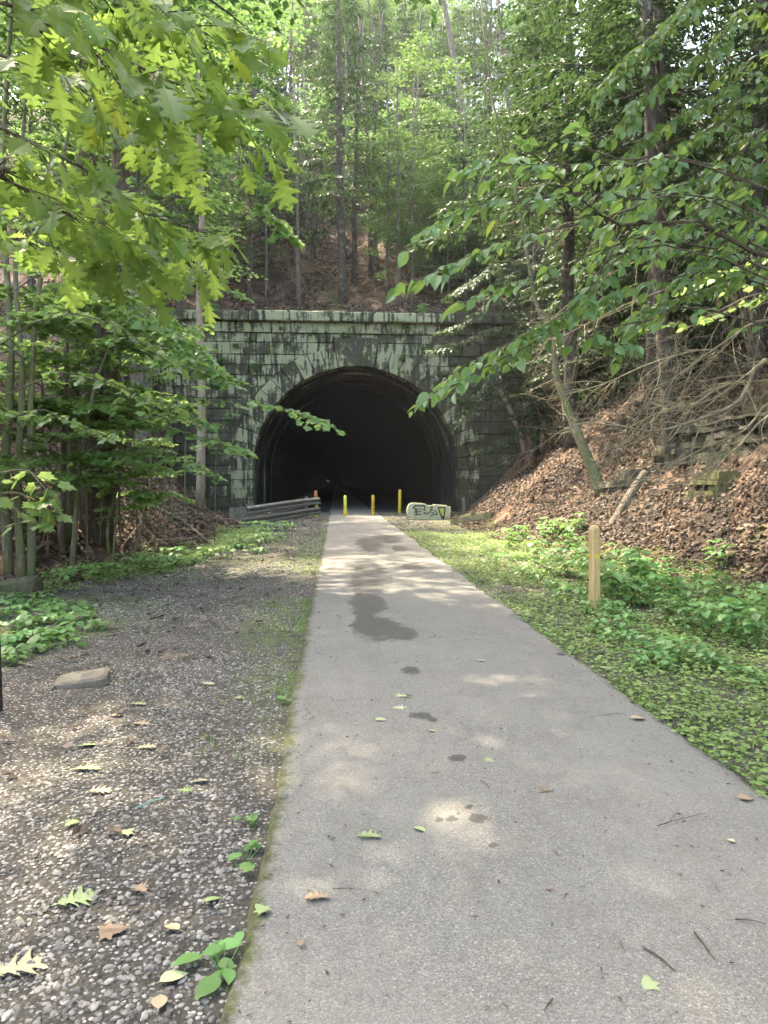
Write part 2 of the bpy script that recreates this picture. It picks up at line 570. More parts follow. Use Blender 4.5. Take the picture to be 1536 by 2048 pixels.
def rotz(a):
    return np.array([[math.cos(a), -math.sin(a), 0], [math.sin(a), math.cos(a), 0], [0, 0, 1]])


# ------------------------------------------------------------------ leaf templates (x across, y along, z up)
def strip_leaf(st, fold=.15, bend=.15):
    """st: list of (mid_t, out_t, half_width)"""
    V = []; F = []
    n = len(st)
    for (m, o, w) in st:
        zb = -bend * m * m
        V += [(0, m, zb), (-w, o, -bend * o * o + fold * w), (w, o, -bend * o * o + fold * w)]
    for i in range(n - 1):
        a = 3 * i; b = 3 * i + 3
        F += [[a, b, b + 1, a + 1], [a + 2, b + 2, b, a]]
    return np.array(V, float), np.array(F)


def fan_leaf(outline, c=(0, .3), bend=.15, fold=.1):
    pts = [c] + list(outline)
    V = np.array([(x, y, -bend * (y * y) - fold * abs(x) * .6) for x, y in pts], float)
    n = len(outline)
    F = np.array([[0, 1 + i, 1 + (i + 1) % n, 1 + (i + 1) % n] for i in range(n)])[:, :3]
    return V, F


OAK = strip_leaf([(0, 0, .012), (.16, .14, .014), (.22, .20, .07), (.26, .30, .16), (.33, .27, .10), (.37, .36, .075), (.42, .50, .25), (.46, .53, .31), (.50, .47, .20), (.55, .52, .10), (.62, .68, .27), (.68, .76, .33), (.72, .70, .20), (.77, .72, .105), (.84, .86, .20), (.90, .92, .19), (.93, .86, .09), (.97, .95, .07), (1.0, 1.0, .008)], .22, .18)
OAK = (OAK[0] * np.array([1.25, 1, 1]), OAK[1])
OVATE = strip_leaf([(0, 0, .01), (.10, .10, .012), (.2, .2, .17), (.38, .38, .275), (.58, .58, .27), (.78, .78, .165), (.92, .92, .055), (1.0, 1.0, .005)], .28, .22)
_m = [(.0, 0), (.10, .02), (.28, -.06), (.30, .06), (.44, .12), (.36, .22), (.54, .34), (.52, .46), (.34, .46), (.28, .50), (.34, .70), (.20, .68), (.14, .72), (0, 1.0)]
MAPLE = fan_leaf(_m + [(-x, y) for x, y in _m[-2:0:-1]], (0, .28), .12, .2)
QUAD = (np.array([(0, 0, 0), (-.30, .45, .06), (0, 1, -.08), (.30, .45, .06)], float), np.array([[0, 3, 2, 1]]))
HEX = (np.array([(0, 0, 0), (-.26, .3, .05), (-.24, .65, .03), (0, 1, -.1), (.24, .65, .03), (.26, .3, .05), (0, .5, -.02)], float),
       np.array([[0, 6, 2, 1], [6, 3, 2, 2], [0, 5, 4, 6], [6, 4, 3, 3]]))
HEX = (HEX[0], [np.array([[0, 6, 2, 1], [0, 5, 4, 6]]), np.array([[6, 3, 2], [6, 4, 3]])])
SPRIG = (np.array([(0, 0, 0), (-.17, .3, .0), (-.12, .75, 0), (0, 1, -.06), (.12, .75, 0), (.17, .3, 0)], float), np.array([[0, 5, 4, 3], [0, 3, 2, 1]]))
DEADLEAF = (np.array([(0, 0, 0), (-.30, .35, .16), (-.22, .75, .10), (.02, 1, .22), (.26, .7, .02), (.30, .3, .14), (0, .5, -.05)], float),
            [np.array([[0, 6, 2, 1], [0, 5, 4, 6]]), np.array([[6, 3, 2], [6, 4, 3]])])
BLADE = (np.array([(-.05, 0, 0), (.05, 0, 0), (.04, .5, .0), (-.04, .5, 0), (.0, 1, -.25)], float), [np.array([[0, 1, 2, 3]]), np.array([[3, 2, 4]])])


class Leaves:
    def __init__(self):
        self.O = []; self.D = []; self.N = []; self.S = []

    def add(self, O, D, N, S):
        O = np.atleast_2d(O); k = len(O)
        self.O.append(O); self.D.append(np.broadcast_to(D, (k, 3))); self.N.append(np.broadcast_to(N, (k, 3)))
        self.S.append(np.broadcast_to(S, (k,)))

    def into(self, mb, tmpl, rnd=None):
        if not self.O: return 0
        O = np.concatenate(self.O); D = np.concatenate(self.D).astype(float); N = np.concatenate(self.N); Sz = np.concatenate(self.S)
        D = D / (np.linalg.norm(D, axis=1)[:, None] + 1e-9)
        N = N - D * (N * D).sum(1)[:, None]; N = N / (np.linalg.norm(N, axis=1)[:, None] + 1e-9)
        X = np.cross(D, N)
        V, F = tmpl; Fs = F if isinstance(F, list) else [F]
        n = len(O); k = len(V)
        W = O[:, None] + Sz[:, None, None] * (V[None, :, 0, None] * X[:, None] + V[None, :, 1, None] * D[:, None] + V[None, :, 2, None] * N[:, None])
        off = (np.arange(n) * k)[:, None, None]
        r = rng.random(n) if rnd is None else rnd
        mb.add(W.reshape(-1, 3), [(f[None] + off).reshape(-1, f.shape[1]) for f in Fs], np.repeat(r, k))
        return n


def rv(n, s=1.0):
    return rng.normal(0, s, (n, 3))


def twig_leaves(LV, pts, size, spacing, tilt=.3, jit=0.0, up=(0, 0, 1), dens=1, droop=.15, svar=.3, start=.15):
    """leaves set alternately along a twig"""
    L = np.linalg.norm(np.diff(pts, axis=0), axis=1); tot = L.sum()
    n = max(2, int(tot / spacing * dens))
    t = np.sort(start + (1 - start) * rng.random(n)); t[-1] = 1.0
    s = np.concatenate([[0], np.cumsum(L)]) / max(tot, 1e-6)
    O = np.stack([np.interp(t, s, pts[:, k]) for k in range(3)], 1)
    ax = pts[-1] - pts[0]; ax = ax / (np.linalg.norm(ax) + 1e-9)
    up = np.array(up, float)
    side = np.cross(ax, up); side /= np.linalg.norm(side) + 1e-9
    sg = np.where(np.arange(n) % 2 == 0, 1, -1)[:, None] * (.6 + .6 * rng.random((n, 1)))
    D = ax[None] * (.55 + .5 * rng.random((n, 1))) + side[None] * sg - up[None] * droop * (rng.random((n, 1)) * 2) + rv(n, .18)
    D[-1] = ax + rv(1, .1)[0] - up * droop
    N = up[None] + rv(n, tilt)
    if jit: O = O + rv(n, jit) * np.array([1, 1, .4])
    LV.add(O, D, N, size * (1 + svar * (rng.random(n) * 2 - 1)))


def spray(tw, LV, p0, p1, nside=8, slen=.5, size=.08, spacing=.06, sag=.1, tilt=.3, jit=.0, r0=.012, dens=1, droop=.15, ang=(40, 65), start=.15, up=(0, 0, 1), twig_r=.0025, sdroop=.05, tlast=.35):
    p0 = np.asarray(p0, float); p1 = np.asarray(p1, float)
    L = np.linalg.norm(p1 - p0)
    n = 7
    t = np.linspace(0, 1, n)
    pts = p0 + (p1 - p0) * t[:, None]
    pts[:, 2] += sag * L * (4 * t * (1 - t)) * .5
    pts[1:-1] += rv(n - 2, .02 * L) * np.array([1, 1, .5])
    if tw is not None: tube(tw, pts, [r0, max(r0 * .25, twig_r)], 5 if r0 > .015 else 4)
    up = np.array(up, float)
    for i in range(nside):
        ti = start + (1 - start) * (i + .5 * rng.random()) / nside
        k = min(int(ti * (n - 1)), n - 2); f = ti * (n - 1) - k
        b = pts[k] * (1 - f) + pts[k + 1] * f
        ax = pts[k + 1] - pts[k]; ax /= np.linalg.norm(ax) + 1e-9
        side = np.cross(ax, up); side /= np.linalg.norm(side) + 1e-9
        a = R(rng.uniform(*ang)) * (1 if i % 2 else -1)
        d = ax * math.cos(a) + side * math.sin(a) + np.array([0, 0, -sdroop]) + rv(1, .12)[0] * np.array([1, 1, .6])
        l = slen * (1 - (1 - tlast) * ti) * rng.uniform(.7, 1.2)
        q = np.stack([b, b + d * l * .5 + rv(1, .03 * l)[0], b + d * l + np.array([0, 0, -.12 * l * (1 + droop)])])
        if tw is not None: tube(tw, q, [twig_r * 1.6, twig_r * .6], 3)
        twig_leaves(LV, q, size, spacing, tilt, jit, up, dens, droop)
    twig_leaves(LV, pts[-3:], size, spacing, tilt, jit, up, dens, droop)


def trunk_curve(base, top, wob=.02, n=9):
    base = np.asarray(base, float); top = np.asarray(top, float)
    L = np.linalg.norm(top - base)
    t = np.linspace(0, 1, n)
    pts = base + (top - base) * t[:, None]
    w = np.cumsum(rng.normal(0, wob * L / n ** .5, (n, 2)), axis=0); w -= w[-1] * t[:, None]
    pts[:, :2] += w
    return pts


def along(pts, t):
    n = len(pts); k = min(int(t * (n - 1)), n - 2); f = t * (n - 1) - k
    return pts[k] * (1 - f) + pts[k + 1] * f


# ------------------------------------------------------------------ setting: ground sheets
def grid_sheet(name, xs, ys, mat, zf, attrs_fn=None, keep=None, kind='structure'):
    X, Y = np.meshgrid(xs, ys)
    Z = zf(X, Y)
    nx, ny = len(xs), len(ys)
    V = np.stack([X, Y, Z], -1).reshape(-1, 3)
    i = np.arange(ny - 1)[:, None] * nx; j = np.arange(nx - 1)[None]
    q = np.stack([i + j, i + j + 1, i + nx + j + 1, i + nx + j], -1).reshape(-1, 4)
    mb = MB(); mb.add(V, [q])
    at = attrs_fn(V[:, 0], V[:, 1], V[:, 2]) if attrs_fn else None
    o = mb.build(name, mat, None, True, at)
    if kind: o['kind'] = kind
    return o


def ground_attrs(x, y, z):
    dl = toe_left(y) - x; dr = x - toe_right(y)
    n = (fbm(x * .8, y * .8, 31) - .5)
    lit = np.maximum(sstep(-.5, .5, dl + n * 1.6), sstep(-.6, .3, dr + n * 1.4))
    lit = np.maximum(lit, sstep(39, 40, y))
    grav = np.where(x < .9, 1.0, .45) * (1 - lit) * np.clip(.25 + 1.5 * fbm(x * .55, y * .4, 41) - .2 * sstep(8, 14, y) + .35 * sstep(5, 2.5, y), 0, 1)
    moss = np.where(x > 1, .75 * sstep(.35, .6, fbm(x * .7, y * .7, 77) + .1), sstep(.48, .62, fbm(x * .6, y * .35, 51)) * .8) * (1 - lit)
    moss = np.maximum(moss, .5 * lit * sstep(.62, .75, fbm(x * .3, y * .3, 71)))
    return {'litter': lit, 'gravel': grav, 'moss': moss}


xs = np.unique(np.concatenate([np.arange(-70, -24, 2.0), np.arange(-24, -8, .5), np.arange(-8, 12, .2), np.arange(12, 26, .5), np.arange(26, 71, 2.0)]))
ys = np.unique(np.concatenate([np.arange(-40, -6, 2.0), np.arange(-6, 38.4, .25), [38.45]]))
grid_sheet('valley_ground', xs, ys, M['ground'], lambda X, Y: terrain(X, Y, 'front'), ground_attrs)
xs2 = np.unique(np.concatenate([np.arange(-110, -70, 4.0), xs, np.arange(72, 111, 4.0)])); ys2 = np.unique(np.concatenate([[38.45, 38.8], np.arange(39.2, 70, .5), np.arange(70, 180, 2.0)]))
grid_sheet('hillside', xs2, ys2, M['ground'], lambda X, Y: terrain(X, Y, 'back'), ground_attrs)

# the path -------------------------------------------------------------
PL, PR = -.34, 2.10


def path_edges(y):
    return PL + .045 * (fbm(y * .8, y * 0 + 3, 4) - .5) * 2 + .05 * (fbm(y * 5, y * 0, 6) - .5), PR + .06 * (fbm(y * .7, y * 0 + 9, 5) - .5) * 2 + .07 * (fbm(y * 4, y * 0, 12) - .5)


def wet_attr(x, y):
    w = np.zeros_like(x)
    wob = (fbm(x * 3, y * 2.0, 91) - .5)
    blobs = []
    for (px, py, wx, wy) in [(740, 1092, 26, 14), (775, 1080, 28, 9), (800, 1100, 14, 6), (735, 1146, 36, 14), (738, 1172, 42, 16), (825, 1138, 22, 9), (735, 1215, 36, 24), (755, 1262, 48, 26), (800, 1275, 30, 13), (730, 1240, 22, 40), (715, 1180, 10, 30),
                             (822, 1352, 22, 10), (838, 1446, 32, 11), (862, 1454, 16, 6), (814, 1406, 12, 5), (916, 1533, 20, 9), (870, 1563, 8, 4), (890, 1566, 6, 3), (956, 1657, 23, 11), (905, 1656, 16, 6), (875, 1657, 8, 5), (940, 1634, 8, 4), (982, 1712, 13, 8), (930, 1814, 9, 6), (884, 1735, 5, 3)]:
        d = ray(px, py); t = -CAM[2] / d[2]
        cx, cy = d[0] * t, d[1] * t
        rx = wx * cy / FPX; ry = wy * cy * cy / FPX / CAM[2]
        rr = np.sqrt(((x - cx) / rx) ** 2 + ((y - cy) / ry) ** 2)
        w = np.maximum(w, np.clip(1.30 - .80 * rr, 0, 1.15))
    return np.clip(w + wob * .7 * (w > 0.02), 0, 1.15)


us = np.concatenate([[0, .015], np.linspace(.04, .96, 70), [.985, 1]])
ysp = np.concatenate([np.arange(-5, 1.5, .25), np.arange(1.5, 10, .04), np.arange(10, 40, .1), np.arange(40, 230, 2.0), np.arange(230, 830, 20.0)])
U, Yg = np.meshgrid(us, ysp)
a_, b_ = path_edges(Yg)
Xg = a_ + (b_ - a_) * U
Zg = .030 + .018 * (1 - (2 * U - 1) ** 2) + .004 * (fbm(Xg * 2, Yg * 2, 61) - .5)
Zg[:, 0] = -.03; Zg[:, -1] = -.03
mb = MB()
nx, ny = len(us), len(ysp)
i = np.arange(ny - 1)[:, None] * nx; j = np.arange(nx - 1)[None]
q = np.stack([i + j, i + j + 1, i + nx + j + 1, i + nx + j], -1).reshape(-1, 4)
Vp = np.stack([Xg, Yg, Zg], -1).reshape(-1, 3); mb.add(Vp, [q])
dl = (Vp[:, 0] - a_.ravel()); dr = b_.ravel() - Vp[:, 0]
edge = np.maximum(1.0 - dl / (.13 + .10 * fbm(Vp[:, 1] * .5, Vp[:, 1] * 0, 66)), 1.0 - dr / (.07 + .07 * fbm(Vp[:, 1] * .6, Vp[:, 1] * 0 + 4, 67)))
edge = np.clip(edge, 0, 1) * sstep(42, 36, Vp[:, 1])
o = mb.build('path', M['asphalt'], None, True, {'wet': wet_attr(Vp[:, 0], Vp[:, 1]), 'edge': edge}); o['kind'] = 'structure'

# ------------------------------------------------------------------ tunnel portal
CX = P(713, 940, YP)[0]; ZS = P(713, 940, YP)[2]; RAD = (P(918, 940, YP)[0] - P(508, 940, YP)[0]) / 2
ZTOP = P(713, 626, YP)[2]
portal = empty('tunnel_portal', (CX, YP, 0), 'old lichen-covered sandstone tunnel portal with a round arch and dark bore', 'tunnel')
RE = RAD + 1.15              # extrados


def ext_x(z, r):
    """half width of the opening/ring at height z"""
    if z <= ZS: return r
    d = r * r - (z - ZS) ** 2
    return math.sqrt(d) if d > 0 else 0.0


def prism(mb, poly, y0, y1, rnd=0.0, bev=.02):
    """front face polygon (x,z) list in order, chamfered front edge, extruded back"""
    poly = np.array(poly, float); c = poly.mean(0)
    d = poly - c; l = np.linalg.norm(d, axis=1)[:, None] + 1e-9
    inner = poly - np.sign(d) * np.minimum(bev, np.abs(d) * .5)
    n = len(poly)
    V = np.vstack([np.c_[inner[:, 0], np.full(n, y0), inner[:, 1]], np.c_[poly[:, 0], np.full(n, y0 + bev), poly[:, 1]], np.c_[poly[:, 0], np.full(n, y1), poly[:, 1]]])
    F = [np.arange(n)[None]]
    k = np.arange(n); k2 = (k + 1) % n
    F.append(np.stack([k, k + n, k2 + n, k2], 1)); F.append(np.stack([k + n, k + 2 * n, k2 + 2 * n, k2 + n], 1))
    mb.add(V, F, rnd)


wall = MB(); lich = []
wall_x0, wall_x1 = P(255, 640, YP)[0], P(1125, 640, YP)[0]
zc2 = P(713, 668, YP)[2]      # under the string course
zc1 = P(713, 647, YP)[2]      # under the coping
z = -.3
hs = []
while z < zc2 - .01:
    h = rng.uniform(.50, .68)
    if zc2 - (z + h) < .4: h = zc2 - z
    hs.append((z, z + h)); z += h
nb = 0


def lich_at(x, z):
    a = .35 + .65 * sstep(5, 10, z)
    a *= np.clip(1.0 - .9 * sstep(4.0, 7.5, x) + .15 * sstep(-4, -8, x), 0, 1)
    return float(a)


def addblock(mb, poly, y0, y1, bev):
    n0 = mb.n
    cx = np.mean([p[0] for p in poly]); cz = np.mean([p[1] for p in poly])
    prism(mb, poly, y0, y1, rng.random(), bev)
    lich.extend([lich_at(cx, cz) * rng.uniform(.6, 1.25)] * (mb.n - n0))


for (z0, z1) in hs:
    g = .017
    for side in (-1, 1):
        lim = wall_x0 if side < 0 else wall_x1
        e0, e1 = ext_x(z0, RE), ext_x(z1, RE)
        if e0 == 0 and e1 == 0 and side > 0: continue
        if e0 == 0 and e1 == 0:
            x = wall_x0
            while x < wall_x1:
                w = rng.uniform(.8, 1.9)
                addblock(wall, [(x + g, z0 + g), (x + w - g, z0 + g), (x + w - g, z1 - g), (x + g, z1 - g)], YP + rng.uniform(-.03, .03), YP + .7, .02)
                x += w
            continue
        xa0, xa1 = CX + side * e0, CX + side * e1
        first = True; x0b, x1b = xa0, xa1
        x = max(side * xa0, side * xa1) * side
        while (x - lim) * side < 0:
            w = rng.uniform(.8, 1.9)
            xn = x + side * w
            if first: p = [(xa0, z0 + g), (xn - side * g, z0 + g), (xn - side * g, z1 - g), (xa1, z1 - g)]; first = False
            else: p = [(x + side * g, z0 + g), (xn - side * g, z0 + g), (xn - side * g, z1 - g), (x + side * g, z1 - g)]
            if side < 0: p = p[::-1]
            addblock(wall, p, YP + rng.uniform(-.03, .03), YP + .7, .02)
            x = xn
wall.build('masonry_wall', M['stone'], portal, False, {'lichen': lich})
# mortar backing behind the blocks, cut round the arch
bk = MB()
nseg = 48
th = np.linspace(0, math.pi, nseg + 1)
arch = [(CX - RE, -.3)] + [(CX - RE * math.cos(a), ZS + RE * math.sin(a)) for a in th] + [(CX + RE, -.3)]
top = []
for k in range(len(arch) - 1):
    (xa, za), (xb, zb) = arch[k], arch[k + 1]
    if k == 0 or k == len(arch) - 2:
        xo = wall_x0 if k == 0 else wall_x1
        bk.add([(xa, YP + .1, -.3), (xo, YP + .1, -.3), (xo, YP + .1, ZS), (xa, YP + .1, ZS)], [[0, 1, 2, 3]])
    else:
        xo = lambda x: x
        bk.add([(xa, YP + .1, za), (xb, YP + .1, zb), (xb, YP + .1, zc2), (xa, YP + .1, zc2)], [[0, 1, 2, 3]])
bk.add([(wall_x0, YP + .28, zc2 - .1), (wall_x1, YP + .28, zc2 - .1), (wall_x1, YP + .28, ZTOP - .08), (wall_x0, YP + .28, ZTOP - .08)], [[0, 1, 2, 3]])
for xo, xi in ((wall_x0, CX - RE), (wall_x1, CX + RE)):
    bk.add([(xi, YP + .1, ZS), (xo, YP + .1, ZS), (xo, YP + .1, zc2), (xi, YP + .1, zc2)], [[0, 1, 2, 3]])
for a0, a1 in zip(th[:-1], th[1:]):
    c0, s0, c1, s1 = math.cos(a0), math.sin(a0), math.cos(a1), math.sin(a1)
    ri, ro = RAD + .03, RE + .02
    q = [(CX - ri * c0, YP + .02, ZS + ri * s0), (CX - ri * c1, YP + .02, ZS + ri * s1), (CX - ro * c1, YP + .02, ZS + ro * s1), (CX - ro * c0, YP + .02, ZS + ro * s0)]
    bk.add(q + [(q[0][0], YP + 1.2, q[0][2]), (q[1][0], YP + 1.2, q[1][2])], [[0, 1, 2, 3], [0, 4, 5, 1]])
for sd in (-1, 1):
    xi, xo = CX + sd * (RAD + .03), CX + sd * RE
    bk.add([(xi, YP + .02, -.3), (xo, YP + .02, -.3), (xo, YP + .02, ZS), (xi, YP + .02, ZS), (xi, YP + 1.2, -.3), (xi, YP + 1.2, ZS)], [[0, 1, 2, 3], [0, 4, 5, 3]])
bk.build('mortar_core', M['joint'], portal, False)
# arch ring
NV = 27
for sd in (-1, 1):            # the two haunches either side of the keystone
    ring = MB(); lich = []
    for side_z in range(5):  # jamb quoins below the springing
        z0 = -.3 + (ZS + .3) * side_z / 5; z1 = -.3 + (ZS + .3) * (side_z + 1) / 5
        xa, xb = sorted((CX + sd * RAD, CX + sd * RE))
        addblock(ring, [(xa, z0 + .012), (xb, z0 + .012), (xb, z1 - .012), (xa, z1 - .012)], YP - .05 + rng.uniform(-.015, .015), YP + 1.1, .02)
    for k in (range(12) if sd < 0 else range(15, NV)):
        a0 = math.pi * k / NV + .0028; a1 = math.pi * (k + 1) / NV - .0028
        ro = RE + rng.uniform(-.05, .05)
        am = (a0 + a1) / 2
        p = [(CX - RAD * math.cos(a0), ZS + RAD * math.sin(a0)), (CX - RAD * math.cos(am), ZS + RAD * math.sin(am)), (CX - RAD * math.cos(a1), ZS + RAD * math.sin(a1)), (CX - ro * math.cos(a1), ZS + ro * math.sin(a1)), (CX - ro * math.cos(a0), ZS + ro * math.sin(a0))]
        addblock(ring, p[::-1], YP - .05 + rng.uniform(-.03, .03), YP + 1.1, .03)
    ring.build('arch_ring', M['stone'], portal, False, {'lichen': np.array(lich) * (1.0 if sd < 0 else .7) + .42})
ky = MB(); lich = []
a0 = math.pi * 12 / NV + .002; a1 = math.pi * 15 / NV - .002
seg = np.linspace(a0, a1, 5)
p = [(CX - RAD * math.cos(a), ZS + RAD * math.sin(a)) for a in seg] + [(CX - (RE + .5) * math.cos(a1), ZS + (RE + .45) * math.sin(a1)), (CX - (RE + .5) * math.cos(a0), ZS + (RE + .45) * math.sin(a0))]
prism(ky, p[::-1], YP - .22, YP + 1.1, .55, .04)
ky.build('keystone', M['stone'], portal, False, {'lichen': [.42] * ky.n})
# string course and coping
sc = MB(); lich = []
x = wall_x0
while x < wall_x1:
    w = rng.uniform(1.2, 2.3)
    addblock(sc, [(x + .012, zc2 + .01), (x + w - .012, zc2 + .01), (x + w - .012, zc1 - .01), (x + .012, zc1 - .01)], YP - .10 + rng.uniform(-.02, .02), YP + .8, .025); x += w
sc.build('string_course', M['stone'], portal, False, {'lichen': np.array(lich) * 1.25})
cp = MB(); lich = []
x = wall_x0 - .3
while x < wall_x1:
    w = rng.uniform(1.9, 2.6)
    dz = rng.uniform(-.05, .04); e1, e2 = rng.uniform(.0, .09, 2); f1, f2 = rng.uniform(.03, .16, 2)
    addblock(cp, [(x + .025, zc1 + .01), (x + w - .025, zc1 + .01), (x + w - .025, ZTOP + dz - f2), (x + w - .03 - e2 * 2, ZTOP + dz), (x + w * .5, ZTOP + dz - rng.uniform(0, .05)), (x + .03 + e1 * 2, ZTOP + dz), (x + .025, ZTOP + dz - f1)], YP - .42 + rng.uniform(-.03, .03), YP + .9, .04); x += w
cp.build('coping', M['stone'], portal, False, {'lichen': np.array(lich) * .95})
# coping top closing soil
# lining: stepped rings then the long bore
ln = MB()
prof = [(0.9, RAD + .0), (2.0, RAD + .0), (2.0, RAD - .10), (4.6, RAD - .10), (4.6, RAD - .20), (8, RAD - .20), (8, RAD - .26), (40, RAD - .26), (100, RAD - .26), (250, RAD - .26), (800, RAD - .26)]
na = 40
ring_pts = []
for (dy, r) in prof:
    pts = [(CX - r, YP + dy, -.2)] + [(CX - r, YP + dy, ZS * k / 4) for k in range(1, 4)] + [(CX - r * math.cos(a), YP + dy, ZS + r * math.sin(a)) for a in np.linspace(0, math.pi, na + 1)] + [(CX + r, YP + dy, ZS * k / 4) for k in (3, 2, 1)] + [(CX + r, YP + dy, -.2)]
    ring_pts.append(pts)
V = np.array(ring_pts).reshape(-1, 3); k = len(ring_pts[0]); F = []
for i in range(len(prof) - 1):
    for j in range(k - 1):
        F.append([i * k + j, i * k + j + 1, (i + 1) * k + j + 1, (i + 1) * k + j])
F = np.array(F)
last = (len(prof) - 1) * k
ln.add(V, [F, np.arange(last, last + k)[None]])
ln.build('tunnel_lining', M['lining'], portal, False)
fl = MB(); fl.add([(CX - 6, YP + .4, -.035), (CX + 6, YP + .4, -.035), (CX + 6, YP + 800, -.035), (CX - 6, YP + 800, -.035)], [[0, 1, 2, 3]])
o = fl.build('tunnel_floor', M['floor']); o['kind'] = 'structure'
# small glowing disc stands for the far point of light in the bore
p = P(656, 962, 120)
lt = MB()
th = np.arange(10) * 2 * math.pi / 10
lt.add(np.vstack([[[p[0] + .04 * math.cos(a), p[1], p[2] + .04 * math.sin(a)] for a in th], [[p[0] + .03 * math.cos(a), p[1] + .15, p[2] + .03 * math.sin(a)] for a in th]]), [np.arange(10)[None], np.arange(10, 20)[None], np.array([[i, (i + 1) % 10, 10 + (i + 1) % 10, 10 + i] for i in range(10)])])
tag(lt.build('far_glow_disc', M['light']), 'tiny white point of light deep inside the dark tunnel', 'light_spot')

# ------------------------------------------------------------------ objects by the tunnel mouth
def G(px, py):
    d = ray(px, py); t = -CAM[2] / d[2]; return CAM + d * t


def bollard(px, pyb, pyt, r, mat, label, collar=None, cap=True, lean=0.0):
    b = G(px, pyb); Y = b[1]
    h = P(px, pyt, Y)[2]
    root = empty('bollard', (b[0], b[1], 0), label, 'bollard', 'bollards across the tunnel mouth')
    m = MB()
    zz = [-.1, h - .05, h - .015, h]; rr = [r, r, r * .82, r * .35]
    pts = np.array([[b[0] + lean * max(k, 0) / h, b[1], k] for k in zz]); 
    th = np.arange(16) * 2 * math.pi / 16
    V = np.concatenate([[[p[0] + q * math.cos(a), p[1] + q * math.sin(a), p[2]] for a in th] for p, q in zip(pts, rr)])
    F = np.array([[i * 16 + j, i * 16 + (j + 1) % 16, (i + 1) * 16 + (j + 1) % 16, (i + 1) * 16 + j] for i in range(3) for j in range(16)])
    m.add(V, [F, np.arange(48, 64)[None]])
    m.build('post', mat, root, True)
    if collar:
        c = MB(); hh, rc, cm = collar
        V = np.concatenate([[[b[0] + q * math.cos(a), b[1] + q * math.sin(a), zq] for a in th] for zq, q in ((-.05, rc), (hh - .03, rc), (hh, rc - .02), (hh, r * .9))])
        F = np.array([[i * 16 + j, i * 16 + (j + 1) % 16, (i + 1) * 16 + (j + 1) % 16, (i + 1) * 16 + j] for i in range(3) for j in range(16)])
        c.add(V, [F]); c.build('base_sleeve', cm, root, True)
    return root


bollard(690.5, 1032, 991, .075, M['lime'], 'lime yellow bollard with a wider yellow base sleeve at the path\'s left edge', (.30, .105, M['yellow']))
bollard(746, 1031, 990, .085, M['yellow_worn'], 'yellow bollard blotched with rust standing on the path', (.10, .10, M['yellow_worn']))
bollard(799, 1025, 979, .085, M['yellow'], 'tallest yellow bollard on the gravel right of the path', None, lean=.02)
# rusty orange and yellow end post beside the guardrail
b = G(633, 1034); h = P(633, 982, b[1])[2]
root = empty('bollard', (b[0], b[1], 0), 'square post rusty orange above and yellow below at the guardrail end', 'bollard', 'bollards across the tunnel mouth')
m = MB(); box(m, (b[0] - .03, b[1], h * .80), (.15, .12, h * .42), None, 0, .015); m.build('upper_post', M['rustorange'], root)
m = MB(); box(m, (b[0], b[1] + .003, h * .28), (.13, .13, h * .66), None, 0, .012); m.build('lower_post', M['yellow'], root)

# guardrail
gA, gB = G(478, 1046), G(634, 1035)
gr = empty('guardrail', (gA[0], gA[1], 0), 'bent weathered double guardrail with rounded end beside the left tunnel wall', 'guardrail')
prof_w = np.array([(-.17, .0), (-.14, .02), (-.115, .11), (-.06, .11), (-.03, .012), (0, 0), (.03, .012), (.06, .11), (.115, .11), (.14, .02), (.17, 0)])


def wbeam(mb, A, B, n=14, warp=.0, y_off=0.0):
    A = np.array(A); B = np.array(B)
    ax = (B - A) / np.linalg.norm(B - A)
    nrm = np.cross(ax, [0, 0, 1]); nrm /= np.linalg.norm(nrm)
    if nrm[1] > 0: nrm = -nrm
    up = np.cross(nrm, ax); up = up if up[2] > 0 else -up
    rows = []
    for k in range(n + 1):
        t = k / n
        c = A + (B - A) * t + up * warp * math.sin(t * math.pi * 1.3) + nrm * .03 * math.sin(t * 7)
        rows.append([c + up * a + nrm * d for a, d in prof_w] + [c + up * a + nrm * (d - .012) for a, d in prof_w[::-1]])
    V = np.array(rows).reshape(-1, 3); kk = len(prof_w) * 2
    F = [[i * kk + j, i * kk + (j + 1) % kk, (i + 1) * kk + (j + 1) % kk, (i + 1) * kk + j] for i in range(n) for j in range(kk)]
    mb.add(V, [np.array(F)])
    return ax, nrm, up


m = MB(); A1, B1 = P(492, 1022, gA[1]), P(636, 1001, gB[1])
ax, nrm, up = wbeam(m, A1, B1, 16, .015); m.build('rail', M['galv'], gr)
m = MB(); A2, B2 = P(484, 1044, gA[1] - .15), P(637, 1021, gB[1] - .03)
wbeam(m, A2, B2, 16, -.01); m.build('rail', M['galv'], gr)
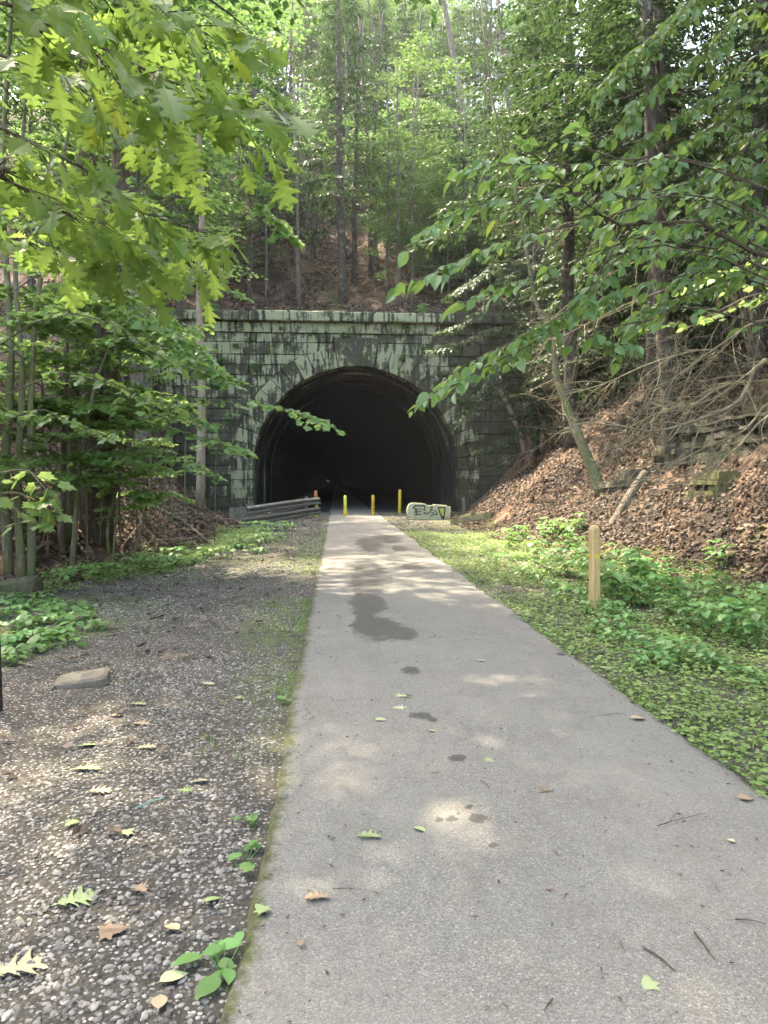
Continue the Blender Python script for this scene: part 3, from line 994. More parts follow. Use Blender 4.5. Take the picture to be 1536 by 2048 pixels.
# rounded buffer end: the plate curls back
m = MB()
rows = []
c0 = A1 - ax * .0
for k in range(13):
    a = math.pi * k / 12
    c = c0 - ax * (.42 * math.sin(a) + (.35 if k < 7 else .35)) * (1 if k > 0 else .0) - nrm * (.18 * (1 - math.cos(a)))
    rows.append([c + up * s + nrm * .06 * (1 if k < 12 else 1) for s in (-.19, -.1, 0, .1, .19)])
rows = np.array(rows)
V = np.vstack([rows.reshape(-1, 3), (rows - np.array(nrm) * .012).reshape(-1, 3)])
n5 = 13 * 5
F = [[i * 5 + j, i * 5 + j + 1, (i + 1) * 5 + j + 1, (i + 1) * 5 + j] for i in range(12) for j in range(4)]
m.add(V, [np.array(F), np.array(F)[:, ::-1] + n5]); m.build('end_terminal', M['galv'], gr, True)
for (px, pb, pt, dy) in ((488, 1050, 1030, .2), (613, 1040, 993, .22), (549, 1044, 1008, .25)):
    b = G(px, pb); Yb = gA[1] + (gB[1] - gA[1]) * (px - 478) / 156 + dy
    b = P(px, pb, Yb); h = P(px, pt, Yb)[2]
    m = MB(); box(m, (b[0], Yb, (h - .2) / 2), (.13, .13, h + .2), None, 0, .012); m.build('post', M['greywood'], gr)
# broken boards lying behind the rails
for (pa, pb_, lab, dy) in (((540, 1024), (612, 1008), 'split grey plank wedged behind the guardrail, the upper one', .32), ((515, 1052), (625, 1036), 'split grey plank lying under the guardrail\'s lower rail', .14)):
    Ya = gA[1] + (gB[1] - gA[1]) * (pa[0] - 478) / 156 + dy; Yb = gA[1] + (gB[1] - gA[1]) * (pb_[0] - 478) / 156 + dy
    A = P(*pa, Ya); B = P(*pb_, Yb); n = 18
    axp = (B - A); u = np.array([0, 0, 1.0])
    t = np.linspace(0, 1, n)
    topz = .10 + .05 * np.sin(t * 5) + .04 * rng.random(n); topz[0] = .01; topz[1] = .05
    V = []
    for k in range(n):
        c = A + axp * t[k]
        V += [c + [0, 0, -.10], c + [0, 0, topz[k]], c + [0, .05, topz[k] - .01], c + [0, .05, -.10]]
    F = [[4 * i + j, 4 * i + (j + 1) % 4, 4 * i + 4 + (j + 1) % 4, 4 * i + 4 + j] for i in range(n - 1) for j in range(4)] + [[0, 1, 2, 3], [4 * n - 4, 4 * n - 1, 4 * n - 2, 4 * n - 3]]
    m = MB(); m.add(np.array(V), [np.array(F)])
    tag(m.build('plank', M['greywood']), lab, 'plank', 'planks by the guardrail')

# concrete block with graffiti
YB = G(860, 1040)[1]
ang = R(-7)
cA, cB = P(819, 1034, YB), P(901, 1040, YB)
blk = empty('concrete_block', ((cA[0] + cB[0]) / 2, YB, 0), 'broken pale concrete barrier block with black and yellow graffiti', 'barrier')
# outline traced in block face units: px on the photo's enlargement -> metres
sx = 87 / 640.0 * YB / FPX        # enlarged px (8 per photo px approx.) to metres
out_px = [(195, 470), (178, 400), (182, 330), (205, 275), (262, 258), (440, 275), (480, 298), (545, 300), (565, 285), (768, 300), (782, 320), (828, 322), (832, 400), (815, 500), (700, 512), (560, 520), (430, 505), (300, 480)]
k8 = 7.314
def bface(u, v, off=0.0):
    q = P(790 + u / k8, 970 + v / k8, YB)
    dx = q[0] - cA[0]
    return np.array([q[0], YB + dx * math.sin(ang) * -1 - off, q[2]])
pf = np.array([bface(u, v) for u, v in out_px])
n = len(pf); c = pf.mean(0)
inn = pf + (c - pf) * .03; inn[:, 1] -= .0
pfb = pf.copy(); pfb[:, 1] += .03
back = pf.copy(); back[:, 1] += .42; back[:, 2] = np.where(back[:, 2] > .4, back[:, 2] - .05, back[:, 2])
V = np.vstack([inn, pfb, back]); kk = np.arange(n); k2 = (kk + 1) % n
m = MB(); m.add(V, [kk[None], np.stack([kk, kk + n, k2 + n, k2], 1), np.stack([kk + n, kk + 2 * n, k2 + 2 * n, k2 + n], 1), (kk + 2 * n)[::-1][None]])
m.build('block_body', M['concrete'], blk)


def ribbon(mb, pts, w, off):
    pts = np.array(pts, float)
    for a, b2 in zip(pts[:-1], pts[1:]):
        d = b2 - a; l = np.linalg.norm(d) + 1e-9; d /= l; nn = np.array([-d[1], d[0]]) * w / 2
        a2 = a - d * w * .3; b3 = b2 + d * w * .3
        quad = [a2 - nn, b3 - nn, b3 + nn, a2 + nn]
        mb.add([bface(u, v, off) for u, v in quad], [[0, 1, 2, 3]])
        off += .0004


m = MB()
for st, w in [([(265, 330), (300, 305), (440, 305)], 20), ([(275, 345), (300, 345), (300, 410)], 16), ([(440, 310), (440, 370), (415, 365)], 16), ([(325, 345), (320, 400), (330, 440)], 20), ([(280, 420), (300, 445), (330, 435)], 14), ([(350, 350), (410, 355)], 12), ([(345, 385), (400, 395)], 12), ([(350, 430), (385, 432)], 16),
              ([(420, 420), (500, 425)], 14), ([(425, 405), (460, 395), (505, 405)], 10), ([(535, 320), (520, 400)], 18), ([(552, 320), (548, 380)], 12), ([(535, 318), (555, 318)], 10), ([(515, 470), (560, 430), (620, 430)], 14), ([(575, 380), (605, 380), (630, 435)], 12), ([(540, 410), (580, 400)], 12),
              ([(640, 335), (742, 335), (735, 400), (722, 500)], 20), ([(640, 335), (665, 410), (705, 500)], 20), ([(695, 470), (722, 470)], 24)]:
    ribbon(m, st, w, .006)
m.build('graffiti', M['graf'], blk)
m = MB(); m.add([bface(u, v, .004) for u, v in [(655, 345), (730, 345), (722, 460), (700, 460)]], [[0, 1, 2, 3]]); m.build('graffiti_fill', M['grafy'], blk)

# stake and timber
b = hit(930, 1026) if False else P(929, 1030, 34.5)
m = MB(); T = P(926, 994, 34.5)
pts = np.array([[b[0], 34.5, TZ(b[0], 34.5) - .1], [T[0], 34.5, T[2]]])
d = pts[1] - pts[0]
box(m, pts.mean(0), (.15, .035, np.linalg.norm(d)), np.array(Euler((0, math.atan2(d[0], d[2]), .1)).to_matrix()), 0, .006)
tag(m.build('wooden_stake', M['greywood']), 'short pale wooden stake leaning beside the right tunnel wall', 'stake')
for (pa, pb_, hh, ww, lab) in (((905, 1049), (985, 1033), .20, .20, 'mossy squared timber lying at the foot of the leaf-covered bank'), ((925, 1037), (948, 1031), .14, .25, 'short dark timber stub lying behind the mossy timber')):
    A = hit(*pa); B = hit(*pb_)
    m = MB(); d = B - A; L = np.linalg.norm(d)
    rot = np.array(Vector(d).to_track_quat('X', 'Z').to_matrix())
    n = 12; V = []
    for k in range(n + 1):
        t = k / n
        for (yy, zz) in ((-.5, -.5), (.5, -.5), (.5, .5), (-.5, .5)):
            V.append(A + d * t + rot @ np.array([0, yy * ww * (1 + .15 * (rng.random() - .5)), zz * hh * (1 + .2 * (rng.random() - .5)) + hh * .35]))
    F = [[4 * i + j, 4 * i + (j + 1) % 4, 4 * i + 4 + (j + 1) % 4, 4 * i + 4 + j] for i in range(n) for j in range(4)] + [[0, 3, 2, 1], [4 * n, 4 * n + 1, 4 * n + 2, 4 * n + 3]]
    m.add(np.array(V), [np.array(F)]); tag(m.build('timber', M['bark_green']), lab, 'timber', 'timbers at the bank\'s foot')

# wooden marker post ---------------------------------------------------
b = G(1189, 1213); YW = b[1]
h = P(1186, 1051, YW)[2]; wd = .118
wp = empty('wooden_post', (b[0], YW, 0), 'square wooden trail post with chamfered top and faded yellow markings', 'post')
rp = rotz(R(12)); m = MB()
hw = wd / 2; ch = .022
octo = np.array([(-hw + ch, -hw), (hw - ch, -hw), (hw, -hw + ch), (hw, hw - ch), (hw - ch, hw), (-hw + ch, hw), (-hw, hw - ch), (-hw, -hw + ch)])
lean = np.array([-.018, .0, 0])
V = []
for zz, s_ in ((-.2, 1), (h - .045, 1), (h - .012, .78), (h, .6)):
    for (x, y) in octo:
        q = rp @ np.array([x * s_, y * s_, 0]); V.append(q + np.array([b[0], YW, zz]) + lean * zz / h)
F = [[8 * i + j, 8 * i + (j + 1) % 8, 8 * i + 8 + (j + 1) % 8, 8 * i + 8 + j] for i in range(3) for j in range(8)]
m.add(np.array(V), [np.array(F), np.arange(24, 32)[None]]); m.build('post', M['postwood'], wp)


def pface(u, zz, face=0):
    if face == 0: q = rp @ np.array([u, -hw - .0025, 0])
    else: q = rp @ np.array([-hw - .0025, u, 0])
    return q + np.array([b[0], YW, zz]) + lean * zz / h


m = MB()
def pstroke(pts, w, face=0):
    pts = np.array(pts, float)
    for a, c in zip(pts[:-1], pts[1:]):
        d = c - a; d /= np.linalg.norm(d) + 1e-9; nn = np.array([-d[1], d[0]]) * w / 2
        m.add([pface(*(a - nn), face), pface(*(c - nn), face), pface(*(c + nn), face), pface(*(a + nn), face)], [[0, 1, 2, 3]])
z2 = h - .16
pstroke([(-.020, z2 + .035), (-.008, z2 + .05), (.012, z2 + .048), (.018, z2 + .03), (-.015, z2 - .022), (-.018, z2 - .03)], .008)
pstroke([(-.02, z2 - .034), (.026, z2 - .03)], .007)
zb = h - .385
m.build('painted_number', M['yellowmark'], wp); m = MB()
for u in (-.030, -.018, -.006, .007, .019, .030):
    pstroke([(u, zb + .03 + .012 * rng.random()), (u + .006 * (rng.random() - .5), zb - .03 + .012 * rng.random())], .0085)
pstroke([(.006, zb - .025), (.007, zb - .10)], .006); pstroke([(-.012, zb - .025), (-.011, zb - .08)], .004)
m.build('painted_band', M['yellowmark'], wp); m = MB()
for u in (-.03, -.012, .01, .028):
    pstroke([(u, zb + .028), (u + .004, zb - .028)], .010, 1)
m.build('painted_band', M['yellowmark'], wp)
m = MB(); th = np.arange(8) * 2 * math.pi / 8
m.add([pface(-.022 + .006 * math.cos(a), h - .085 + .005 * math.sin(a)) for a in th], [np.arange(8)[None]]); m.build('nail_hole', M['graf'], wp)

# dark post on the left picture edge
b = G(-4, 1424)
m = MB(); T = P(-14, 1150, b[1])
d = T - b; L = np.linalg.norm(d)
box(m, b + d * .5, (.05, .05, L + .1), np.array(Vector(d).to_track_quat('Z', 'Y').to_matrix()), 0, .006)
tag(m.build('metal_post', M['black']), 'slim black metal post leaning in the gravel by the flat stone', 'post')


# rocks ------------------------------------------------------------------
def rock(name, c, size, mat, label, seed=0, rz=0.0, flat=.5, tilt=(0, 0), group=None, cat='rock'):
    nu, nv = 22, 14
    u = np.linspace(0, 2 * math.pi, nu, endpoint=False); v = np.linspace(-math.pi / 2, math.pi / 2, nv)
    U_, V_ = np.meshgrid(u, v)
    pw = lambda a, e: np.sign(a) * np.abs(a) ** e
    x = pw(np.cos(V_), flat) * pw(np.cos(U_), flat); y = pw(np.cos(V_), flat) * pw(np.sin(U_), flat); zz = pw(np.sin(V_), flat)
    nz = 1 + .30 * (fbm(U_ * 1.2 * np.cos(V_) + 5, V_ * 1.6 + seed, seed, 4) - .5) * np.cos(V_) + .12 * (fbm(x * 3 + seed, y * 3 + zz * 2, seed + 5) - .5)
    Pp = np.stack([x * nz * size[0] / 2, y * nz * size[1] / 2, zz * nz * size[2] / 2], -1).reshape(-1, 3)
    Pp = Pp @ np.array(Euler((tilt[0], tilt[1], rz)).to_matrix()).T
    i = np.arange(nv - 1)[:, None] * nu; j = np.arange(nu)[None]; k = (j + 1) % nu
    q = np.stack([i + j, i + k, i + nu + k, i + nu + j], -1).reshape(-1, 4)
    mb = MB(); mb.add(Pp, [q], .4)
    o = mb.build(name, mat, None, False, {'lichen': [.5] * mb.n}); o.location = [float(t) for t in c]
    return tag(o, label, cat, group)


b = G(155, 1378)
rock('flat_stone', (b[0], b[1] + .12, .035), (.40, .24, .085), M['slab'], 'flat wedge-shaped grey stone lying on the gravel', 4, R(8), .32, (R(6), R(-6)))
b = G(28, 1196)
rock('boulder', (b[0], b[1] + .2, .08), (.55, .45, .34), M['mossrock'], 'mossy boulder at the foot of the left sapling clump', 9, R(-8), .5, (0, R(-8)))


def ledge(pa, pb, Ya, Yb, zlo_a, zhi_a, zlo_b, zhi_b, label, seed, depth=1.8, mat='rock', lich=.45, thick=(.03, .16), rough=1.0):
    """stratified outcrop along a line, layers stepping in and out"""
    r = np.random.default_rng(seed)
    A = np.array([pa, Ya]); B = np.array([pb, Yb]); L = np.linalg.norm(B - A)
    d = (B - A) / L; nn = np.array([-d[1], d[0]])
    if nn @ A > 0: nn = -nn            # towards the path
    nu = max(10, int(L / .16)); mb = MB(); lay = 0
    u = np.linspace(0, L, nu + 1)
    zf = 0.0
    lays = []
    while zf < 1:
        dz = r.uniform(*thick); lays.append((zf, min(1, zf + dz))); zf += dz
    n_l = len(lays)
    for k, (f0, f1) in enumerate(lays):
        off = r.uniform(-.28, .28) * rough - .5 * (f0 ** 2) + .35 * rough * (fbm(u * .8 + 7 * k, u * 0 + k, seed + k) - .5) * 2
        blk = np.floor(u / r.uniform(.5, 1.4) + r.random()); off = off + .22 * (_hash(blk, blk * 0 + k, seed) - .5) + .07 * (vnoise(u * 5, u * 0 + k, seed + 3) - .5)
        end = np.minimum(u, L - u); off = off - min(1.2, L * .3) * np.clip(1 - end / min(1.2, L * .3), 0, 1) ** 1.5
        zl = zlo_a + (zlo_b - zlo_a) * u / L; zh = zhi_a + (zhi_b - zhi_a) * u / L
        zh = zh + min(.5, .2 * L) * (fbm(u * .5, u * 0, seed + 50) - .5)
        za = zl + (zh - zl) * f0; zb = zl + (zh - zl) * f1 - .012
        base = A[None] + d[None] * u[:, None]
        fr = base + nn[None] * off[:, None]; bkk = base - nn[None] * depth
        V = np.concatenate([np.c_[fr, za], np.c_[fr - nn * .015, zb], np.c_[bkk, zb], np.c_[bkk, za]])
        n = nu + 1; i = np.arange(nu)
        F = np.concatenate([np.stack([a * n + i, a * n + i + 1, b2 * n + i + 1, b2 * n + i], 1) for a, b2 in ((0, 1), (1, 2), (2, 3), (3, 0))])
        e = np.array([[0, n, 2 * n, 3 * n], [nu, 3 * n + nu, 2 * n + nu, n + nu]])
        mb.add(V, [F, e], r.random())
    return tag(mb.build('rock_ledge', M[mat], None, False, {'lichen': [lich] * mb.n}), label, 'rock ledge')


pA = P(1560, 720, 19.0); pB = P(1090, 650, 36.6)
ledge(pA[0] + .8, pB[0], 19.0, 36.6, 4.6, 8.4, 5.4, 9.8, 'long layered sandstone outcrop high on the right bank', 3, 2.6)
qa, qb = hit(1560, 930), hit(1255, 935)
ledge(qa[0] - .1, qb[0] - .1, qa[1], qb[1], qa[2] - .7, qa[2] + 1.0, qb[2] - .7, qb[2] + .9, 'low dark ledge of layered rock in the leaf litter of the right bank', 8, 1.6, 'rock', .2)
qa, qb = hit(1432, 1005), hit(1352, 1000)
ledge(qa[0], qb[0], qa[1] - .15, qb[1] + .1, qa[2] - .3, qa[2] + .62, qb[2] - .3, qb[2] + .66, 'squarish moss-covered rock jutting from the leafy right bank', 12, .9, 'mossrock', .9, (.08, .22), .35)
qa, qb = hit(1240, 1000), hit(1192, 1000)
ledge(qa[0], qb[0], qa[1], qb[1] + .2, qa[2] - .3, qa[2] + .75, qb[2] - .3, qb[2] + .8, 'dark mossy rock under the crooked trunk on the right bank', 15, .9, 'rock', .5, (.08, .22), .4)
pA = P(985, 470, 60); pB = P(640, 470, 60)
ledge(pA[0], pB[0], hit(985, 455)[1], hit(640, 440)[1], hit(985, 455)[2] - .5, hit(985, 455)[2] + 1.6, hit(640, 440)[2] - .5, hit(640, 440)[2] + 1.3, 'grey rock ledge across the slope high above the portal', 13, 2.0)

# ------------------------------------------------------------------ scatter on the ground
def tnormal(x, y):
    e = .15
    gx = (terrain(x + e, y) - terrain(x - e, y)) / (2 * e); gy = (terrain(x, y + e) - terrain(x, y - e)) / (2 * e)
    gx = np.clip(gx, -2, 2); gy = np.clip(gy, -2, 2)
    N = np.stack([-gx, -gy, np.ones_like(gx)], 1)
    return N / np.linalg.norm(N, axis=1)[:, None]


def lie(LV, x, y, size, up=.012, tilt=.45):
    N = tnormal(x, y); k = len(x)
    th = rng.random(k) * 2 * math.pi
    D = np.stack([np.cos(th), np.sin(th), np.zeros(k)], 1)
    D = D - N * (D * N).sum(1)[:, None] + N * .25 * (rng.random((k, 1)) - .3)
    O = np.stack([x, y, terrain(x, y)], 1) + N * (up + .03 * rng.random((k, 1)))
    LV.add(O, D, N + rv(k, tilt), size)


def stuff(mb, name, mat, smooth=False):
    o = mb.build(name, mat, None, smooth); o['kind'] = 'stuff'; return o


lit = Leaves()
n = 60000
y = 5.5 + 32 * rng.random(n) ** 1.25; d = -.5 + 9.5 * rng.random(n) ** 1.3; x = toe_right(y) + d
k = (fbm(x * .8, y * .8, 33) > .30) & ((d > .5) | (rng.random(n) < .4)) & ~((y > 37.2))
lie(lit, x[k], y[k], rng.uniform(.075, .15, k.sum()))
n = 50000
y = 8 + 29.5 * rng.random(n); d = -.3 + 8 * rng.random(n) ** 1.2; x = toe_left(y) - d
k = (fbm(x * .8, y * .8, 35) > .28)
lie(lit, x[k], y[k], rng.uniform(.08, .15, k.sum()))
n = 42000
y = 39.3 + 30 * rng.random(n) ** 1.3; x = -18 + 40 * rng.random(n)
k = fbm(x * .5, y * .5, 37) > .42
lie(lit, x[k], y[k], rng.uniform(.13, .24, k.sum()), .03, .6)
# stray dead leaves on the shoulders
n = 2600
y = 3.0 + 30 * rng.random(n); x = np.where(rng.random(n) < .6, -.45 - 4.0 * rng.random(n) ** .8, 2.2 + 3.2 * rng.random(n))
k = (x > toe_left(y) - .2) & (np.abs(x) < 5.5) & ((y > 6) | (rng.random(n) < .25))
lie(lit, x[k], y[k], rng.uniform(.05, .10, k.sum()), .006, .3)
mb = MB(); lit.into(mb, DEADLEAF, np.clip(rng.beta(2, 2.2, sum(len(o) for o in lit.O)), 0, 1)); stuff(mb, 'leaf_litter', M['litter'])

# crushed stone on the shoulders
def pebbles(x, y, s, z=0.0):
    base = np.array([(1, 0, 0), (-1, 0, 0), (0, 1, 0), (0, -1, 0), (0, 0, 1), (0, 0, -1)], float)
    f8 = np.array([(0, 2, 4), (2, 1, 4), (1, 3, 4), (3, 0, 4), (2, 0, 5), (1, 2, 5), (3, 1, 5), (0, 3, 5)])
    V = list(base); F = []; cache = {}
    def mid(a, b):
        kk = (min(a, b), max(a, b))
        if kk not in cache:
            m = V[a] + V[b]; V.append(m / np.linalg.norm(m)); cache[kk] = len(V) - 1
        return cache[kk]
    for a, b, c in f8:
        ab, bc, ca = mid(a, b), mid(b, c), mid(c, a)
        F += [(a, ab, ca), (ab, b, bc), (ca, bc, c), (ab, bc, ca)]
    V = np.array(V); F = np.array(F); kv = len(V)
    n = len(x)
    shape = 1 + .55 * (rng.random((n, kv)) - .5)
    Q = V[None] * shape[..., None] * s[:, None, None] * np.stack([rng.uniform(.7, 1.25, n), rng.uniform(.6, 1.0, n), rng.uniform(.38, .7, n)], 1)[:, None]
    a = rng.random(n) * 6.283; ca, sa = np.cos(a)[:, None], np.sin(a)[:, None]
    X = Q[..., 0] * ca - Q[..., 1] * sa + x[:, None]; Y = Q[..., 0] * sa + Q[..., 1] * ca + y[:, None]
    Z = Q[..., 2] + (terrain(x, y) + s * .18)[:, None]
    return np.stack([X, Y, Z], -1).reshape(-1, 3), (F[None] + (np.arange(n) * kv)[:, None, None]).reshape(-1, 3), np.repeat(rng.random(n), kv)


mb = MB()
n = 80000
y = 1.2 + 13 * rng.random(n) ** 1.7; x = -.36 - 4.6 * rng.random(n) ** .9
dens = (fbm(x * .9 + 4, y * .7, 55, 4) - .5) * 2.1 + .56 + .62 * sstep(4.2, 2.2, y) + .30 * sstep(-1.1, -.4, x) - .35 * sstep(-1.3, -2.4, x) * sstep(2.3, 4.0, y) * sstep(6, 5, y) - .55 * np.exp(-((x + 2.3) / .9) ** 2 - ((y - 4.3) / .8) ** 2) - .10
k = (rng.random(n) < np.clip((dens - .33) * 2.2, .03, 1)) & (x > toe_left(y) + .1)
s = (.0045 + .0115 * rng.random(n) ** 1.9)
V, F, r = pebbles(x[k], y[k], s[k]); mb.add(V, [F], r)
n = 9000
y = 12 + 24 * rng.random(n); x = np.where(rng.random(n) < .6, -.36 - 2.6 * rng.random(n), 2.2 + 1.6 * rng.random(n) ** 1.3)
k = (x > toe_left(y))
V, F, r = pebbles(x[k], y[k], (.012 + .022 * rng.random(n) ** 2)[k]); mb.add(V, [F], r)
n = 2500
y = 3.3 + 9 * rng.random(n); x = 2.12 + .5 * rng.random(n)
V, F, r = pebbles(x, y, .005 + .01 * rng.random(n) ** 2); mb.add(V, [F], r)
stuff(mb, 'gravel', M['pebble'], False)

# leaf crumbs, bark bits and grit blown over the path
db = Leaves()
n = 3600
y = 1.6 + 24 * rng.random(n) ** 1.4; e0, e1 = path_edges(y); u = rng.beta(.45, .45, n); x = e0 + .03 + (e1 - e0 - .06) * u
th = rng.random(n) * 6.283
zz = .036 + .018 * (1 - (2 * u - 1) ** 2)
db.add(np.stack([x, y, zz], 1), np.stack([np.cos(th), np.sin(th), .05 * np.ones(n)], 1), np.array([[0, 0, 1.0]]) + rv(n, .35), .006 + .022 * rng.random(n) ** 3)
mb = MB(); V_, F_ = DEADLEAF; db.into(mb, (V_ * np.array([.55, 1, .8]), F_), rng.random(n) * .75); stuff(mb, 'path_debris', M['litter'])

# small green ground cover right of the path (and a thin growth left)
cv = Leaves()
n = 66000
y = 2.4 + 22 * rng.random(n) ** 1.5; x = 2.04 + (toe_right(y) + .5 - 2.04) * rng.random(n)
m_ = fbm(x * 1.1, y * .9, 57) + .25 * sstep(2.9, 2.2, x) * (y < 9) - .18 * sstep(14, 24, y)
k = (m_ > .40) | (rng.random(n) < .12)
x, y = x[k], y[k]; n = len(x)
hgt = rng.random(n) ** 1.6 * (.05 + .08 * fbm(x * 2, y * 2, 59))
th = rng.random(n) * 6.283
cv.add(np.stack([x, y, terrain(x, y) + .008 + hgt], 1), np.stack([np.cos(th), np.sin(th), .15 * np.ones(n)], 1), np.array([[0, 0, 1.0]]) + rv(n, .35), rng.uniform(.026, .058, n))
n = 9000
y = 7 + 17 * rng.random(n); x = -.38 - rng.random(n) ** 1.2 * 3.6
k = (fbm(x * .8, y * .4, 51) > .50) & (x > toe_left(y) - .3)
x, y = x[k], y[k]; n = len(x); th = rng.random(n) * 6.283
cv.add(np.stack([x, y, terrain(x, y) + .008 + .04 * rng.random(n)], 1), np.stack([np.cos(th), np.sin(th), .3 * np.ones(n)], 1), np.array([[0, 0, 1.0]]) + rv(n, .35), rng.uniform(.015, .035, n))
# green strip along the foot of the left bank
n = 16000
y = 8.5 + 15.5 * rng.random(n); x = toe_left(y) + .75 - 1.1 * rng.random(n) + .35 * (fbm(y * .8, y * 0, 81) - .5) * 2
k = fbm(x * .9, y * .9, 83) > .38
x, y = x[k], y[k]; n = len(x); th = rng.random(n) * 6.283
cv.add(np.stack([x, y, terrain(x, y) + .02 + .14 * rng.random(n) ** 1.3], 1), np.stack([np.cos(th), np.sin(th), .1 * np.ones(n)], 1), np.array([[0, 0, 1.0]]) + rv(n, .35), rng.uniform(.03, .06, n))
mb = MB(); cv.into(mb, HEX); stuff(mb, 'ground_cover', M['clover'])
gv = Leaves()
n = 7000
y = 2.4 + 18 * rng.random(n) ** 1.4; x = 2.05 + 2.6 * rng.random(n) ** 1.7
k = fbm(x * 1.4, y * 1.2, 63) > .50
x, y = x[k], y[k]; n = len(x)
gv.add(np.stack([x, y, terrain(x, y)], 1), np.array([[0, 0, 1.0]]) + rv(n, .40), rv(n, 1), rng.uniform(.03, .10, n))
n = 2600
y = 4.0 + 15 * rng.random(n); x = -.36 - .5 * rng.random(n) ** 2
k = fbm(x * 1.4, y * 1.5, 65) > .56
x, y = x[k], y[k]; n = len(x)
gv.add(np.stack([x, y, terrain(x, y)], 1), np.array([[0, 0, 1.0]]) + rv(n, .45), rv(n, 1), rng.uniform(.03, .08, n))
mb = MB(); gv.into(mb, BLADE); stuff(mb, 'grass', M['grass'])


# ------------------------------------------------------------------ herbs and ferns
def herb(nst, h, lsz, label, spread=.18, tmpl=OVATE, nl=5, mat='herb', wide=1.35):
    root = empty('leafy_plant', (0, 0, 0), label, 'plant')
    st = MB(); LV = Leaves()
    for i in range(nst):
        a = rng.random() * 6.283; r_ = spread * rng.random() ** .5
        b = np.array([r_ * math.cos(a), r_ * math.sin(a), -.03]); hh = h * rng.uniform(.55, 1.1)
        tp = b + np.array([rng.normal(0, .16) * hh, rng.normal(0, .16) * hh, hh])
        pts = curve([b, (b + tp) / 2 + rv(1, .02)[0], tp], 6); tube(st, pts, [.0045, .002], 4)
        for q in np.linspace(.45, 1.0, max(2, int(h / .16))):
            p = along(pts, q); kk = nl if q > .9 else 3
            a0 = rng.random() * 6.283
            an = a0 + np.arange(kk) * 2 * math.pi / kk + rng.normal(0, .25, kk)
            D = np.stack([np.cos(an), np.sin(an), np.full(kk, -.12) + rng.normal(0, .15, kk)], 1)
            LV.add(p + D * .02, D, np.array([[0, 0, 1.0]]) + rv(kk, .22), lsz * rng.uniform(.7, 1.15, kk) * (1.0 if q > .6 else .8))
    mb = st; mb.rnd = [np.full(len(v), .3) for v in mb.v]; V, F = tmpl; V = V * np.array([wide, 1, 1]); LV.into(mb, (V, F)); mb.build('foliage', M[mat], root)
    return root


def used_once(proto, used=set()):
    f = proto.name not in used; used.add(proto.name); return f


def put(proto, loc, rz, sc, label, group=None):
    if used_once(proto):
        proto.location = [float(k) for k in loc]; proto.rotation_euler = (0, 0, rz); proto.scale = (sc, sc, sc) if np.isscalar(sc) else sc
        proto['label'] = label
        if group: proto['group'] = group
        return proto
    return copy_thing(proto, loc, rz, sc, label, group)


def place_px(protos, spots, label, group, smin=.8, smax=1.2):
    for (px, py) in spots:
        h_ = hit(px, py)
        if h_ is None: continue
        put(protos[rng.integers(len(protos))], h_, rng.random() * 6.28, rng.uniform(smin, smax), label, group)


PRB = [herb(5, .56, .15, 'x', .2), herb(4, .44, .14, 'x', .2), herb(7, .34, .12, 'x', .28)]
lb = 'bright green leafy plant in the thick growth around the wooden post'
spots = [(1060, 1105), (1095, 1090), (1120, 1120), (1085, 1125), (1140, 1095), (1155, 1130), (1130, 1150), (1165, 1160), (1220, 1125), (1240, 1150), (1215, 1160), (1255, 1180), (1275, 1150), (1290, 1185), (1240, 1195), (1300, 1165), (1050, 1080), (1085, 1070), (1115, 1070), (1030, 1100), (1075, 1140), (1105, 1155), (1230, 1210), (1265, 1215), (1285, 1215), (1200, 1185), (1130, 1080), (1145, 1065)]
place_px(PRB, spots, lb, 'leafy plants around the wooden post', .75, 1.15)
spots = [(1320, 1210), (1350, 1200), (1380, 1215), (1410, 1200), (1330, 1240), (1360, 1245), (1395, 1250), (1430, 1240), (1460, 1225), (1490, 1235), (1515, 1215), (1375, 1270), (1420, 1275), (1455, 1265), (1500, 1265), (1530, 1250), (1340, 1180), (1440, 1190), (1480, 1290), (1520, 1300)]
place_px(PRB, spots, 'leafy plant in the dense green patch below the leaf bank at the right edge', 'leafy plants at the right edge', .55, .9)
LOW = [herb(7, .16, .085, 'x', .14, OVATE, 4), herb(9, .22, .09, 'x', .2, OVATE, 4)]
spots = [(1010, 1095), (980, 1105), (1040, 1120), (1005, 1125), (965, 1085), (1090, 1150), (1060, 1160), (1035, 1145), (1120, 1180), (1150, 1200), (1205, 1230), (1240, 1235), (1275, 1245), (1300, 1275), (1245, 1290), (1330, 1310), (1380, 1330), (1430, 1340), (1480, 1350), (1520, 1370), (1300, 1340), (1220, 1265)]
place_px(LOW, spots, 'low green plant among the ground cover between path and leafy bank', 'low plants right of the path', .6, 1.1)
spots = [(20, 1235), (55, 1225), (90, 1215), (130, 1225), (30, 1260), (70, 1255), (110, 1250), (150, 1245), (25, 1290), (60, 1285), (100, 1280), (140, 1270), (45, 1310), (120, 1295), (85, 1235), (15, 1215), (165, 1225), (60, 1205), (30, 1325)]
BIG = [herb(4, .13, .125, 'x', .2, OVATE, 4, 'herb', 1.6), herb(5, .17, .12, 'x', .24, OVATE, 4, 'herb', 1.6)]
place_px(BIG, spots, 'broad-leaved low plant in the patch left of the gravel', 'broad-leaved plants left of the gravel', .75, 1.1)
place_px(BIG[:1], [(205, 1258)], 'single small leafy plant alone on the dark soil right of the broad-leaved patch', None, .75, .8)
spots = [(480, 1068), (505, 1060), (530, 1070), (555, 1062), (520, 1085), (545, 1082), (495, 1095), (470, 1100), (575, 1056), (460, 1080), (510, 1108), (440, 1090)]
place_px(LOW, spots, 'leafy weed growing in front of the guardrail', 'weeds in front of the guardrail', 1.0, 1.8)
